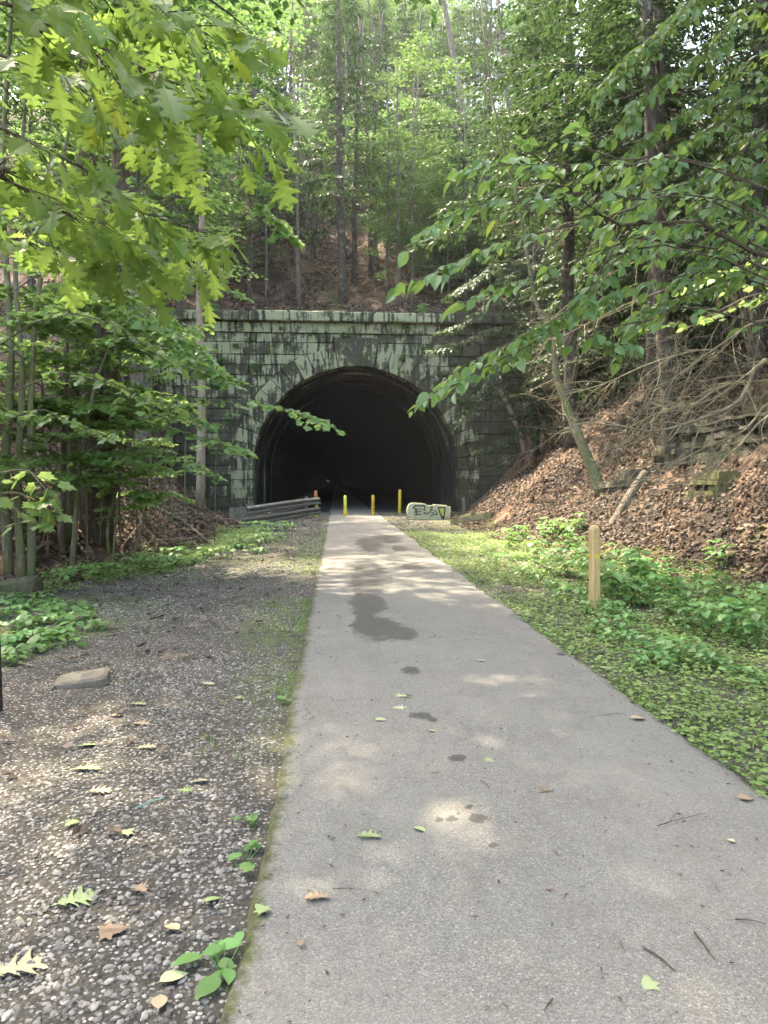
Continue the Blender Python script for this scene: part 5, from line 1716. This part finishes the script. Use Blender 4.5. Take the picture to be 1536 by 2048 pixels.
# maple whose long layered boughs reach over the wall and the arch mouth
b = base_of(190, 1050); Y = b[1]
bough = lambda pts: [P(x, y, q) for x, y, q in pts]
K = dict(slen=.8, nside=26)
sapling('maple_tree', 'maple with long flat layered boughs reaching right across the wall to the arch', [b, P(196, 900, Y), P(186, 700, Y), P(196, 480, Y), P(180, 200, Y)], .07, .03, [
    (.42, bough([(330, 790, Y - 2), (470, 800, Y - 3.5), (590, 822, Y - 4.5), (650, 852, Y - 5)]), dict(slen=.62, nside=22, size=.10)),
    (.36, bough([(310, 850, Y - 2.2), (420, 880, Y - 3.5), (500, 905, Y - 4)]), dict(slen=.6, nside=18)),
    (.50, bough([(300, 700, Y - 2), (400, 730, Y - 3), (470, 770, Y - 3.6)]), K),
    (.60, bough([(260, 620, Y - 2.5), (330, 650, Y - 3.4), (385, 720, Y - 4)]), K),
    (.66, bough([(300, 520, Y - 2), (420, 560, Y - 3), (500, 600, Y - 3.5)]), dict(slen=.4, nside=10)),
    (.72, bough([(330, 400, Y - 2), (450, 400, Y - 3), (540, 430, Y - 3.4), (572, 470, Y - 3.6)]), K),
    (.78, bough([(330, 330, Y - 2), (430, 320, Y - 3), (520, 360, Y - 3.6), (560, 400, Y - 3.8)]), K),
    (.84, bough([(350, 230, Y - 2), (470, 250, Y - 3), (560, 300, Y - 3.6)]), K),
    (.92, bough([(340, 120, Y - 2), (460, 130, Y - 3), (570, 200, Y - 3.6)]), K),
    (.3, bough([(270, 900, Y - 1.5), (370, 920, Y - 2.5), (440, 960, Y - 3)]), dict(slen=.5, nside=14)),
], (14, .3, .95, 0), size=.11)
# maple nearer the camera with pale sprays at mid left
sapling('maple_tree', 'young maple at the left frame edge with broad pale green sprays over the bank', [np.array([-5.9, 9.6, TZ(-5.9, 9.6) - .1]), np.array([-5.8, 9.7, 2.2]), np.array([-6.0, 9.6, 4.2]), np.array([-5.8, 9.4, 7])], .07, .03, [
    (.34, bough([(60, 650, 8.6), (200, 640, 8.0), (290, 690, 7.6), (350, 735, 7.4)]), dict(slen=.55, nside=18)),
    (.42, bough([(60, 560, 8.4), (180, 560, 7.8), (250, 600, 7.5), (300, 650, 7.3)]), dict(slen=.5, nside=16)),
    (.28, bough([(80, 760, 8.6), (190, 760, 8.2), (300, 800, 7.8), (380, 810, 7.5)]), dict(slen=.5, nside=16)),
    (.5, bough([(40, 470, 8.2), (160, 470, 7.6), (240, 520, 7.2)]), dict(slen=.5, nside=14)),
    (.2, bough([(40, 830, 9.0), (130, 840, 8.5), (220, 880, 8.2)]), dict(slen=.4, nside=10)),
], (8, .3, .8, 0), size=.10)
# close sprig of big leaves at the left edge
sapling('maple_sapling', 'low maple sprig with large bluish-green leaves at the left edge above the boulder', [np.array([-3.65, 6.6, TZ(-3.65, 6.6) - .05]), np.array([-3.6, 6.5, .8]), np.array([-3.5, 6.4, 1.55])], .012, .005, [
    (.95, bough([(30, 940, 6.0), (75, 960, 5.8), (105, 1000, 5.7)]), dict(slen=.22, nside=8, size=.125, spacing=.10)),
    (.85, bough([(20, 985, 6.0), (70, 1010, 5.8), (120, 1030, 5.7)]), dict(slen=.24, nside=8, size=.125, spacing=.10)),
    (.9, bough([(10, 1010, 6.0), (50, 1040, 5.8), (95, 1045, 5.7)]), dict(slen=.2, nside=6, size=.12, spacing=.10)),
], (0, 0, 0, 0), size=.12)

# thin saplings between the larger stems
for (px, py, lx, top) in [(95, 1120, 12, 640), (175, 1128, -6, 700), (200, 1090, 10, 620), (240, 1085, 18, 760), (275, 1100, -12, 820), (310, 1110, 22, 860), (330, 1075, 10, 780), (345, 1050, -8, 700), (300, 1040, 6, 640), (160, 1060, -5, 560), (110, 1040, 8, 520), (260, 1030, 14, 600), (370, 1035, 8, 760), (225, 1135, 26, 900), (80, 1075, -8, 560), (430, 1030, 10, 820)]:
    b = base_of(px, py); Y = b[1]; m_ = (py + top) / 2
    sapling('maple_sapling', 'thin pale sapling among the crowded slim stems of the left bank', [b, P(px + lx * .3 + rng.normal(0, 4), m_, Y), P(px + lx, top, Y + rng.normal(0, .2))], rng.uniform(.012, .026), .005, [],
            (rng.integers(4, 8), .35, 1.0, 0), group='thin saplings on the left bank', size=.085, alen=(.35, 1.0), aslen=.32, spacing=.06, bark='bark_green')
# --- red oak reaching in at the upper left, close to the camera
oak_tr = [np.array([-4.6, 2.6, -.2]), np.array([-4.5, 2.7, 2.0]), np.array([-4.6, 2.8, 4.5]), np.array([-4.3, 2.6, 7.5])]
KO = dict(nside=15, slen=.40, size=.145, spacing=.06, r0=.012, tilt=.45, droop=.5, sdroop=.12, start=.12, svar=.45, tlast=.55, twig_r=.0024)
sapling('oak_tree', 'red oak with big lobed bright leaves overhanging from the upper left', oak_tr, .13, .08, [
    (.62, bough([(-120, -10, 2.9), (0, 4, 2.8), (100, 34, 2.8), (210, 98, 2.8), (330, 160, 2.8), (440, 192, 2.85), (520, 235, 2.9)]), dict(KO, nside=27)),
    (.55, bough([(-150, 180, 3.2), (0, 256, 3.2), (90, 298, 3.25), (165, 335, 3.3), (255, 415, 3.4), (345, 445, 3.45), (420, 470, 3.5)]), dict(KO, nside=20)),
    (.50, bough([(-150, 310, 3.0), (0, 354, 3.1), (115, 418, 3.2), (200, 465, 3.3), (240, 505, 3.35)]), dict(KO, nside=20)),
    (.52, bough([(-150, 330, 3.7), (0, 338, 3.8), (70, 350, 3.9), (150, 386, 4.0), (280, 420, 4.1), (360, 500, 4.2), (385, 540, 4.2)]), dict(KO, nside=20)),
    (.70, bough([(-100, -140, 2.7), (40, -110, 2.8), (180, -60, 2.9), (300, 10, 3.0), (400, 60, 3.1), (470, 100, 3.2)]), dict(KO, nside=20)),
    (.66, bough([(-150, 60, 3.6), (0, 110, 3.6), (120, 150, 3.6), (230, 230, 3.6), (330, 280, 3.6)]), dict(KO, nside=20)),
    (.45, bough([(-150, 440, 4.4), (0, 470, 4.4), (100, 500, 4.5), (190, 545, 4.6)]), dict(KO, nside=14)),
], (0, 0, 0, 0), size=.15, tmpl=OAK, leafm='oak', bark='bark', spacing=.1)

# --- broad-leaved tree with ovate leaves reaching in from the right
KR = dict(nside=16, slen=.26, size=.090, spacing=.040, r0=.008, tilt=.5, droop=.32, sdroop=.10, ang=(25, 55), start=.08, svar=.45, tlast=.5, twig_r=.0018)
rt = [np.array([4.6, 4.6, TZ(4.6, 4.6) - .1]), np.array([4.5, 4.7, 2.2]), np.array([4.35, 4.8, 4.0]), np.array([4.2, 4.6, 7.0])]
sapling('elm_tree', 'tree with drooping rows of pointed oval leaves reaching in from the right edge', rt, .09, .05, [
    (.42, bough([(1500, 500, 4.7), (1400, 442, 4.6), (1240, 450, 4.5), (1150, 385, 4.4), (1062, 302, 4.3), (1045, 280, 4.3)]), dict(KR, r0=.018, nside=12)),
    (.44, bough([(1450, 400, 4.5), (1300, 400, 4.4), (1160, 385, 4.3), (1040, 402, 4.2), (930, 415, 4.1), (845, 468, 4.0)]), dict(KR, nside=24, slen=.20)),
    (.48, bough([(1420, 330, 4.5), (1260, 330, 4.4), (1120, 330, 4.3), (1000, 330, 4.2), (920, 345, 4.1)]), dict(KR, nside=18, slen=.22)),
    (.50, bough([(1400, 330, 4.4), (1250, 320, 4.3), (1140, 280, 4.2), (1160, 258, 4.1)]), dict(KR, nside=10, slen=.16)),
    (.40, bough([(1420, 400, 4.7), (1260, 420, 4.6), (1130, 455, 4.5), (1000, 485, 4.4), (900, 530, 4.3), (815, 567, 4.2)]), dict(KR, nside=26, slen=.20)),
    (.38, bough([(1440, 460, 4.9), (1300, 470, 4.8), (1150, 520, 4.7), (1030, 565, 4.6), (920, 606, 4.5)]), dict(KR, nside=22, slen=.20)),
    (.36, bough([(1450, 500, 5.0), (1240, 470, 4.9), (1190, 560, 4.7), (1130, 630, 4.6), (1060, 690, 4.5), (950, 745, 4.4), (845, 797, 4.3)]), dict(KR, nside=34, slen=.30, r0=.010)),
    (.34, bough([(1450, 520, 4.9), (1260, 500, 4.8), (1180, 580, 4.6), (1110, 640, 4.5), (1010, 690, 4.4), (950, 720, 4.35)]), dict(KR, nside=22, slen=.30)),
    (.33, bough([(1420, 620, 4.8), (1300, 640, 4.7), (1180, 665, 4.6), (1210, 684, 4.55), (1262, 690, 4.5)]), dict(KR, nside=16, slen=.2)),
    (.35, bough([(1500, 560, 5.0), (1330, 560, 4.9), (1200, 600, 4.8), (1100, 650, 4.7)]), dict(KR, nside=18, slen=.28)),
], (0, 0, 0, 0), size=.08, tmpl=OVATE, leafm='ovate', bark='bark', spacing=.05)
# a second one behind: the dense leafy streaks of the upper right corner
rt2 = [np.array([6.6, 6.8, TZ(6.6, 6.8) - .1]), np.array([6.4, 6.8, 3.0]), np.array([6.3, 6.9, 5.2]), np.array([6.0, 6.9, 9])]
KR2 = dict(nside=36, slen=.45, size=.092, spacing=.040, r0=.010, tilt=.5, droop=.34, sdroop=.12, ang=(25, 55), start=.05, svar=.45, tlast=.5, twig_r=.002)
sp2 = []
for (t, pts) in [(.62, [(1520, -40, 6.4), (1380, 20, 6.1), (1270, 100, 6.0), (1210, 180, 5.9)]), (.58, [(1560, 30, 6.2), (1430, 90, 6.0), (1320, 170, 5.8), (1240, 250, 5.7)]),
                 (.55, [(1580, 120, 6.2), (1460, 170, 6.0), (1330, 250, 5.8), (1220, 330, 5.7)]), (.5, [(1580, 190, 6.1), (1450, 240, 5.9), (1340, 310, 5.8), (1230, 380, 5.6)]),
                 (.48, [(1580, 260, 6.0), (1480, 310, 5.8), (1370, 370, 5.6), (1270, 410, 5.5)]), (.45, [(1580, 330, 6.0), (1490, 370, 5.8), (1400, 420, 5.6), (1320, 470, 5.5)]),
                 (.42, [(1580, 420, 5.8), (1500, 450, 5.6), (1420, 510, 5.5), (1340, 570, 5.4)]), (.66, [(1560, -120, 6.2), (1450, -60, 6.0), (1360, 20, 5.9), (1300, 90, 5.8)]), (.4, [(1590, 500, 5.8), (1500, 540, 5.6), (1400, 580, 5.5), (1290, 620, 5.4), (1265, 650, 5.4)])]:
    sp2.append((t, bough(pts), KR2))
sapling('elm_tree', 'leafy tree filling the upper right corner with slanting rows of small leaves', rt2, .11, .06, sp2, (6, .45, .9, 0), size=.085, tmpl=OVATE, leafm='ovate', bark='bark', spacing=.06, alen=(.8, 1.6), aslen=.4)
# unseen beech added beside the camera, its high limbs placed to shade the near path
KB = dict(nside=30, slen=1.9, size=.17, spacing=.05, dens=1.5, r0=.05, tilt=.4, droop=.2, tlast=.7)
sapling('added_shade_beech', 'unseen beech added on the right bank beside the camera, its limbs shading the near path', [np.array([6.4, 5.0, TZ(6.4, 5.0) - .1]), np.array([6.2, 5.1, 5]), np.array([5.6, 5.4, 9.5]), np.array([5.0, 5.6, 13])], .16, .07, [
    (.85, [np.array([2.5, 5.6, 11.4]), np.array([-.5, 5.8, 11.8]), np.array([-4.2, 6.0, 11.6])], KB),
    (.90, [np.array([2.5, 6.8, 11.8]), np.array([-.5, 7.2, 12.2]), np.array([-3.8, 7.5, 12.0])], KB),
    (.80, [np.array([2.4, 5.0, 10.4]), np.array([-.4, 5.0, 10.8]), np.array([-3.4, 5.2, 10.6])], KB),
    (.95, [np.array([2.2, 8.4, 12.2]), np.array([-.5, 8.8, 12.6]), np.array([-2.8, 9.0, 12.4])], KB),
    (.92, [np.array([3.0, 10.0, 12.4]), np.array([.5, 11.2, 12.8]), np.array([-1.6, 12.0, 12.6])], KB),
], (6, .5, .95, 0), size=.15, tmpl=QUAD, leafm='far', bark='bark', spacing=.09, alen=(1.5, 3), aslen=1.0)
# maple-like sprig hanging over the right ledge
sapling('maple_sapling', 'small maple with flat blue-green sprays in front of the right rock outcrop', [np.array([8.6, 11.5, TZ(8.6, 11.5) - .1]), np.array([8.3, 11.5, 4.0]), np.array([7.6, 11.3, 5.6])], .04, .015, [
    (.7, bough([(1500, 560, 11), (1400, 585, 10.6), (1320, 610, 10.4), (1262, 645, 10.2)]), dict(slen=.5, nside=18, size=.13, spacing=.09)),
    (.8, bough([(1480, 610, 11), (1400, 640, 10.6), (1330, 650, 10.4), (1285, 655, 10.3)]), dict(slen=.45, nside=14, size=.13, spacing=.09)),
    (.95, bough([(1520, 520, 11), (1440, 545, 10.6), (1370, 580, 10.4)]), dict(slen=.5, nside=14, size=.13, spacing=.09)),
], (4, .4, .9, 0), size=.12, alen=(.5, 1.0), aslen=.35)


# --- right bank: crooked trunks, leaning dead wood, bare tangled limbs
def lone(name, label, pts, r, bark, sides=9, cat='tree', twigs=0, mat=None, group=None):
    pts = curve(pts, 18); root = empty(name, pts[0], label, cat, group)
    mb = MB(); tube(mb, pts, r, sides, 0, .16); mb.build('trunk', M[bark], root, True)
    if twigs:
        br = MB()
        for i in range(twigs):
            t = rng.uniform(.15, 1); b = along(pts, min(t, .999)); d = rv(1, 1)[0]; d[2] *= .5; d /= np.linalg.norm(d); L = rng.uniform(.3, 1.3)
            e = b + d * L + np.array([0, 0, -.15 * L])
            tube(br, curve([b, (b + e) / 2 + rv(1, .06)[0], e], 5), [.011, .003], 4)
            for k in range(3):
                c = b + (e - b) * rng.uniform(.3, .95); tube(br, np.array([c, c + rv(1, .2)[0] * L]), [.004, .0018], 3)
        br.build('crown', M['twig_pale'], root)  # bare limbs and twigs set along the trunk, no leaves
    return root


b = base_of(1203, 985); Y = b[1]
lone('crooked_tree', 'crooked mossy trunk snaking up from the leaf bank left of the squarish rock', [b, P(1192, 955, Y + .15), P(1168, 900, Y + .4), P(1140, 830, Y + .8), P(1115, 760, Y + 1.1), P(1105, 690, Y + 1.3), P(1070, 600, Y + 1.5), P(1040, 420, Y + 1.8), P(985, 200, Y + 2.1), P(955, -80, Y + 2.3)], [.17, .14, .12, .10, .075, .05, .03, .02], 'bark_green', twigs=60)
b = base_of(1345, 930); Y = b[1]
tr_ = [b, P(1338, 830, Y), P(1330, 740, Y + .1), P(1324, 660, Y + .2), P(1310, 450, Y + .3), P(1300, 200, Y + .4), P(1290, -100, Y + .5)]
lone('hemlock_tree', 'straight rough-barked trunk rising before the right rock outcrop', tr_, [.22, .18, .16, .15, .12], 'bark_dark', twigs=90)
b = base_of(1050, 905); Y = b[1]
lone('dead_trunk', 'short broken peeling trunk leaning left beside the portal wall\'s right end', [b, P(1040, 870, Y), P(1018, 815, Y), P(997, 775, Y)], [.13, .12, .10], 'bark_pale', twigs=6)
b = base_of(1222, 1052); Y = b[1]
lone('leaning_log', 'grey leaning log propped on the bank behind the wooden post', [b, P(1255, 1000, Y + .2), P(1290, 945, Y + .5)], [.12, .11, .09], 'bark', cat='log')
b = base_of(1400, 1135); Y = b[1] + .1
lone('fallen_branch', 'thin brown fallen trunk slanting up to the right edge over the leaf bank', [b, P(1440, 1098, Y + .2), P(1490, 1045, Y + .5), P(1570, 945, Y + 1.0)], [.035, .05, .055, .06], 'bark', cat='log')
for (px, py, top, r, lab) in [(1080, 640, 420, .10, 'dark trunk above the right end of the portal'), (1420, 480, 300, .09, 'slanting trunk high on the right bank above the outcrop')]:
    b = base_of(px, py)
    lone('hemlock_tree', lab, [b, P(px - 12, (py + top) / 2, b[1]), P(px - 40, top, b[1] + .3), P(px - 90, -50, b[1] + .6)], [r * 1.5, r * 1.2, r], 'bark_dark', twigs=24)
b = hit(945, 300)
for (pp, lab) in (([(945, 305), (925, 210), (905, 100), (880, -40)], 'leaning grey trunk high over the portal, the upper of a leaning pair'), ([(940, 310), (905, 245), (880, 215), (820, 200)], 'low leaning branchy stem, the lower of the leaning pair over the portal')):
    lone('leaning_tree', lab, [P(x, y, 46) for x, y in pp], [.20, .17, .15], 'bark', twigs=12)


def bare_limbs(root_pts, r, limbs, label, seed):
    """a hemlock beside the frame, its dead lower limbs hanging into the picture"""
    tr = curve(root_pts, 12); root = empty('hemlock_tree', tr[0], label, 'tree')
    mb = MB(); tube(mb, tr, [r * 1.2, r, r * .8], 9, 0, .14); mb.build('trunk', M['bark_dark'], root, True)
    for (t, pts, r0, n2) in limbs:
        pts = curve([along(tr, t)] + [np.asarray(p) for p in pts], 18)
        br = MB(); tube(br, pts, [r0, r0 * .7, r0 * .3], 6, 0, .15)
        for i in range(n2):
            q = rng.uniform(.2, 1); k = min(int(q * (len(pts) - 1)), len(pts) - 2)
            b = along(pts, min(q, .999)); ax = pts[k + 1] - pts[k]; ax /= np.linalg.norm(ax) + 1e-9
            d = ax * .8 + rv(1, .5)[0]; d /= np.linalg.norm(d); L = rng.uniform(.4, 1.5)
            e = b + d * L + np.array([0, 0, -.30 * L]); mid = (b + e) / 2 + rv(1, .08 * L)[0] + np.array([0, 0, .08 * L])
            c = curve([b, mid, e], 8); tube(br, c, [r0 * .38, .002], 4)
            for j in range(5):
                s = along(c, rng.uniform(.2, .98)); dd = (d * .6 + rv(1, .55)[0]) * L * .45; dd[2] -= .1 * L
                c2 = curve([s, s + dd * .5 + rv(1, .04)[0], s + dd], 5); tube(br, c2, [.0035, .0014], 3)
                for j2 in range(2):
                    s2 = along(c2, rng.uniform(.3, .95)); tube(br, np.array([s2, s2 + rv(1, .16)[0] * L]), [.002, .001], 3)
        br.build('limb', M['twig_pale'], root)
    return root


Yh = 11.5
xh = 8.2
bare_limbs([np.array([xh, Yh, TZ(xh, Yh) - .2]), np.array([xh - .05, Yh, 5.0]), np.array([xh, Yh + .1, 9.0]), np.array([xh, Yh, 13.0])], .17, [
    (.16, bough([(1530, 720, 10.5), (1480, 800, 10.2), (1400, 838, 10.0), (1310, 862, 9.9), (1240, 852, 9.8)]), .034, 16),
    (.20, bough([(1540, 640, 10.8), (1440, 690, 10.4), (1340, 760, 10.2), (1260, 790, 10.0)]), .020, 16),
    (.12, bough([(1540, 830, 10.3), (1470, 900, 10.0), (1380, 960, 9.8), (1300, 985, 9.7)]), .020, 16),
    (.14, bough([(1545, 800, 10.8), (1490, 860, 10.6), (1400, 900, 10.4), (1290, 960, 10.2), (1220, 975, 10.1)]), .020, 18),
    (.10, bough([(1545, 900, 10.5), (1500, 960, 10.2), (1440, 1010, 10.0)]), .016, 12),
    (.22, bough([(1545, 590, 11.0), (1440, 620, 10.8), (1330, 680, 10.6), (1230, 700, 10.4)]), .016, 14),
    (.18, bough([(1540, 760, 11.0), (1450, 770, 10.8), (1360, 820, 10.6), (1200, 830, 10.4)]), .016, 14),
], 'conifer just beyond the right edge with bare tangled lower limbs over the leaf bank', 3)
yh2 = 17.5; xh2 = 10.6
bare_limbs([np.array([xh2, yh2, TZ(xh2, yh2) - .2]), np.array([xh2, yh2, 7.0]), np.array([xh2 - .1, yh2, 14.0])], .18, [
    (.10, bough([(1450, 560, 16.5), (1300, 590, 16.0), (1150, 660, 15.8), (1080, 700, 15.6)]), .026, 20),
    (.06, bough([(1430, 700, 16.5), (1320, 720, 16.0), (1200, 770, 15.6), (1090, 800, 15.4)]), .024, 20),
    (.16, bough([(1440, 480, 16.5), (1330, 500, 16.2), (1200, 560, 16.0), (1100, 640, 15.8)]), .024, 20),
    (.05, bough([(1420, 800, 16.3), (1330, 820, 16.0), (1230, 870, 15.8)]), .02, 14),
    (.24, bough([(1420, 380, 16.5), (1300, 400, 16.2), (1200, 440, 16.0), (1080, 470, 15.8)]), .024, 20),
], 'conifer on the right bank whose dead limbs sweep across the outcrop', 4)


# hemlock boughs with needles hanging by the arch's right shoulder
hb = [np.array([9.4, 33.0, TZ(9.4, 33.0) - .2]), np.array([9.2, 33, 8]), np.array([9.3, 33, 15])]
tr = curve(hb, 14); root = empty('hemlock_tree', tr[0], 'conifer with drooping needled boughs in front of the wall right of the arch', 'tree')
tk, br, LV = MB(), MB(), Leaves()
tube(tk, tr, [.20, .17, .13, .08], 8, 0, .14)
for (t, pts) in [(.30, [(1000, 700, 32.4), (920, 740, 32), (870, 790, 31.6)]), (.36, [(1010, 660, 32.4), (930, 680, 32), (870, 700, 31.6)]), (.26, [(1040, 760, 32), (980, 780, 31.4), (910, 850, 31)]), (.2, [(1070, 820, 32), (1030, 870, 31.4), (960, 900, 31)]),
                 (.45, [(1000, 600, 32.4), (940, 640, 32), (890, 660, 31.6)]), (.33, [(1100, 700, 32), (1130, 740, 31), (1140, 800, 30.5)]), (.4, [(1060, 640, 31.5), (1080, 690, 30.5), (1060, 760, 30)]), (.5, [(1000, 540, 32.4), (950, 560, 32), (900, 590, 31.6)]), (.24, [(1060, 780, 31.6), (1080, 820, 31), (1090, 870, 30.6)]), (.28, [(1020, 720, 31.6), (985, 740, 31), (950, 800, 30.6)])]:
    pts = [along(tr, t)] + [P(*p) for p in pts]
    c = curve(pts, 10); tube(br, c, [.035, .008], 5)
    spray_poly(None, LV, pts, 34, 1.1, .19, .045, .25, .07, dens=1.5, droop=.4, ang=(45, 75), n=10, tlast=.5)
for i in range(26):
    q = rng.uniform(.3, .98); a = rng.random() * 6.28; L = 2.6 * (1.1 - q); b = along(tr, q)
    e = b + np.array([math.cos(a) * L, math.sin(a) * L, -.25 * L])
    tube(br, curve([b, (b + e) / 2 + [0, 0, .1 * L], e], 5), [.03, .006], 4)
    spray_poly(None, LV, [b, (b + e) / 2 + [0, 0, .1 * L], e], 14, L * .36, .16, .06, .2, .04, droop=.35, ang=(50, 75), n=6)
finish_tree(root, tk, br, None, LV, SPRIG, 'bark_dark', 'hemlock')

# ferns and small plants rooted in the wall's joints
FERN = [herb(9, .30, .16, 'x', .12, OVATE, 5, 'herb', .7), herb(12, .24, .13, 'x', .2, OVATE, 5, 'herb', .8)]
for (px, py, sc, lab) in [(690, 668, 1.6, 'tuft of green plants growing from the string course over the keystone'), (815, 660, 1.3, 'tuft of plants hanging under the coping right of the keystone'), (795, 645, 1.1, 'small plant tuft on the coping edge right of the keystone'), (475, 690, 1.3, 'green tuft growing high on the wall left of the arch'), (510, 735, 1.5, 'leafy tuft rooted in the wall left of the arch ring'), (800, 715, 1.1, 'small plants growing on the arch ring right of the keystone'), (850, 700, 1.4, 'dark leafy tuft on the wall right of the arch ring'), (845, 612, 1.8, 'fern clump on top of the coping beside the thin leafy tree'), (930, 618, 1.5, 'fern clump on the coping\'s right end'), (425, 618, 1.7, 'fern clump on the coping\'s left part')]:
    p = P(px, py, YP - (.44 if py < 650 else .12)); p[2] -= .12 * sc
    if py < 625: p = P(px, 626, YP + .1)
    put(FERN[rng.integers(2)], p, rng.random() * 6, sc * .9, lab)
for (px, py, sc) in [(420, 655, 1.2), (445, 720, 1.4), (500, 680, 1.0), (430, 770, 1.5), (540, 700, .9), (470, 760, 1.2), (415, 830, 1.4), (455, 840, 1.1), (580, 690, .9), (620, 668, .9), (740, 690, .8), (900, 690, 1.2), (890, 745, 1.2), (560, 655, .9), (925, 800, 1.2), (940, 880, 1.2), (480, 900, 1.0)]:
    p = P(px, py, YP - .10); p[2] -= .12 * sc
    put(FERN[rng.integers(2)], p, rng.random() * 6, sc * .8, 'small green tuft sprouting from a joint of the portal masonry', 'tufts in the portal masonry')
# fallen sticks on the left bank
sticks = [([(8, 1040), (70, 1075), (135, 1092)], .05, 'thick dead branch lying on the left bank behind the sapling clump'), ([(300, 1015), (370, 1060), (430, 1100)], .05, 'long fallen branch sloping down toward the guardrail'), ([(150, 1030), (200, 1060)], .025, 'dead branch across the leaves behind the leaning sapling'), ([(330, 1095), (420, 1080), (450, 1062)], .02, 'thin pale stick crossing the long fallen branch'), ([(225, 1125), (285, 1060), (310, 1040)], .018, 'thin dark stick leaning among the sapling stems'), ([(60, 1120), (110, 1100), (150, 1115)], .02, 'curved dead twig near the mossy boulder'), ([(380, 1075), (330, 1050), (290, 1020)], .022, 'dead branch crossing the leaves left of the weeds'), ([(250, 1110), (330, 1095), (400, 1100)], .016, 'low thin stick lying along the bank above the green strip'), ([(440, 1060), (410, 1020), (395, 985)], .018, 'grey stick propped near the slim pale trunk'), ([(170, 1090), (240, 1050), (290, 1055)], .02, 'bent dead branch amid the thin saplings')]
for pp, r_, lab in sticks:
    pts = [hit(x, y) for x, y in pp]
    pts = [p + np.array([0, 0, .06 + .12 * (i % 2)]) for i, p in enumerate(pts)]
    root = empty('fallen_branch', pts[0], lab, 'branch', 'fallen branches on the left bank')
    mb = MB(); c = curve(pts, 12); tube(mb, c, [r_, r_ * .8, r_ * .4], 6, 0, .2); mb.build('branch', M['bark'], root, True)
    tb = MB()
    for i in range(7):
        s = along(c, rng.uniform(.1, .95)); d = rv(1, .4)[0]; d[2] = abs(d[2]) * .6
        tube(tb, curve([s, s + d * .5 + rv(1, .04)[0], s + d], 5), [r_ * .3, .003], 4)
    tb.build('side_twig', M['twig_pale'], root)

# ------------------------------------------------------------------ air
mb = MB(); box(mb, (0, 40, 42), (230, 240, 90))
hz = NT('forest_haze')
pv = hz.n('ShaderNodeVolumePrincipled'); pv.inputs['Color'].default_value = (.93, .95, .92, 1); pv.inputs['Density'].default_value = .0003; pv.inputs['Anisotropy'].default_value = .25
hz.L(pv.outputs[0], hz.out.inputs['Volume'])
o = mb.build('haze', hz.m); o['kind'] = 'stuff'

# ------------------------------------------------------------------ light
SUN_AZ, SUN_EL = R(-38), R(62)
w = bpy.data.worlds.new('World'); S.world = w; w.use_nodes = True
nt = w.node_tree; bg = nt.nodes['Background']
sky = nt.nodes.new('ShaderNodeTexSky'); sky.sky_type = 'NISHITA'; sky.sun_disc = False
sky.sun_elevation = SUN_EL; sky.sun_rotation = SUN_AZ; sky.air_density = 1.0; sky.dust_density = 2.5
nt.links.new(sky.outputs[0], bg.inputs[0]); bg.inputs[1].default_value = .15
sd = bpy.data.lights.new('sun', 'SUN'); sd.energy = 2.0; sd.angle = R(.7); sd.color = (1, .95, .86)
so = bpy.data.objects.new('sun', sd); COL.objects.link(so)
v = Vector((math.cos(SUN_EL) * math.sin(SUN_AZ), math.cos(SUN_EL) * math.cos(SUN_AZ), math.sin(SUN_EL)))
so.rotation_euler = v.to_track_quat('Z', 'Y').to_euler(); so.location = (0, 0, 40)
S.view_settings.view_transform = 'Standard'; S.view_settings.look = 'None'; S.view_settings.exposure = 3.75
S.view_settings.gamma = 1.0
S.view_settings.use_white_balance = True; S.view_settings.white_balance_temperature = 7800; S.view_settings.white_balance_tint = 12
c = S.cycles
c.max_bounces = 7; c.diffuse_bounces = 4; c.glossy_bounces = 2; c.transmission_bounces = 4; c.transparent_max_bounces = 4
c.use_adaptive_sampling = True; c.adaptive_threshold = .02
c.use_denoising = True
c.caustics_reflective = False; c.caustics_refractive = False
c.sample_clamp_indirect = 4.0
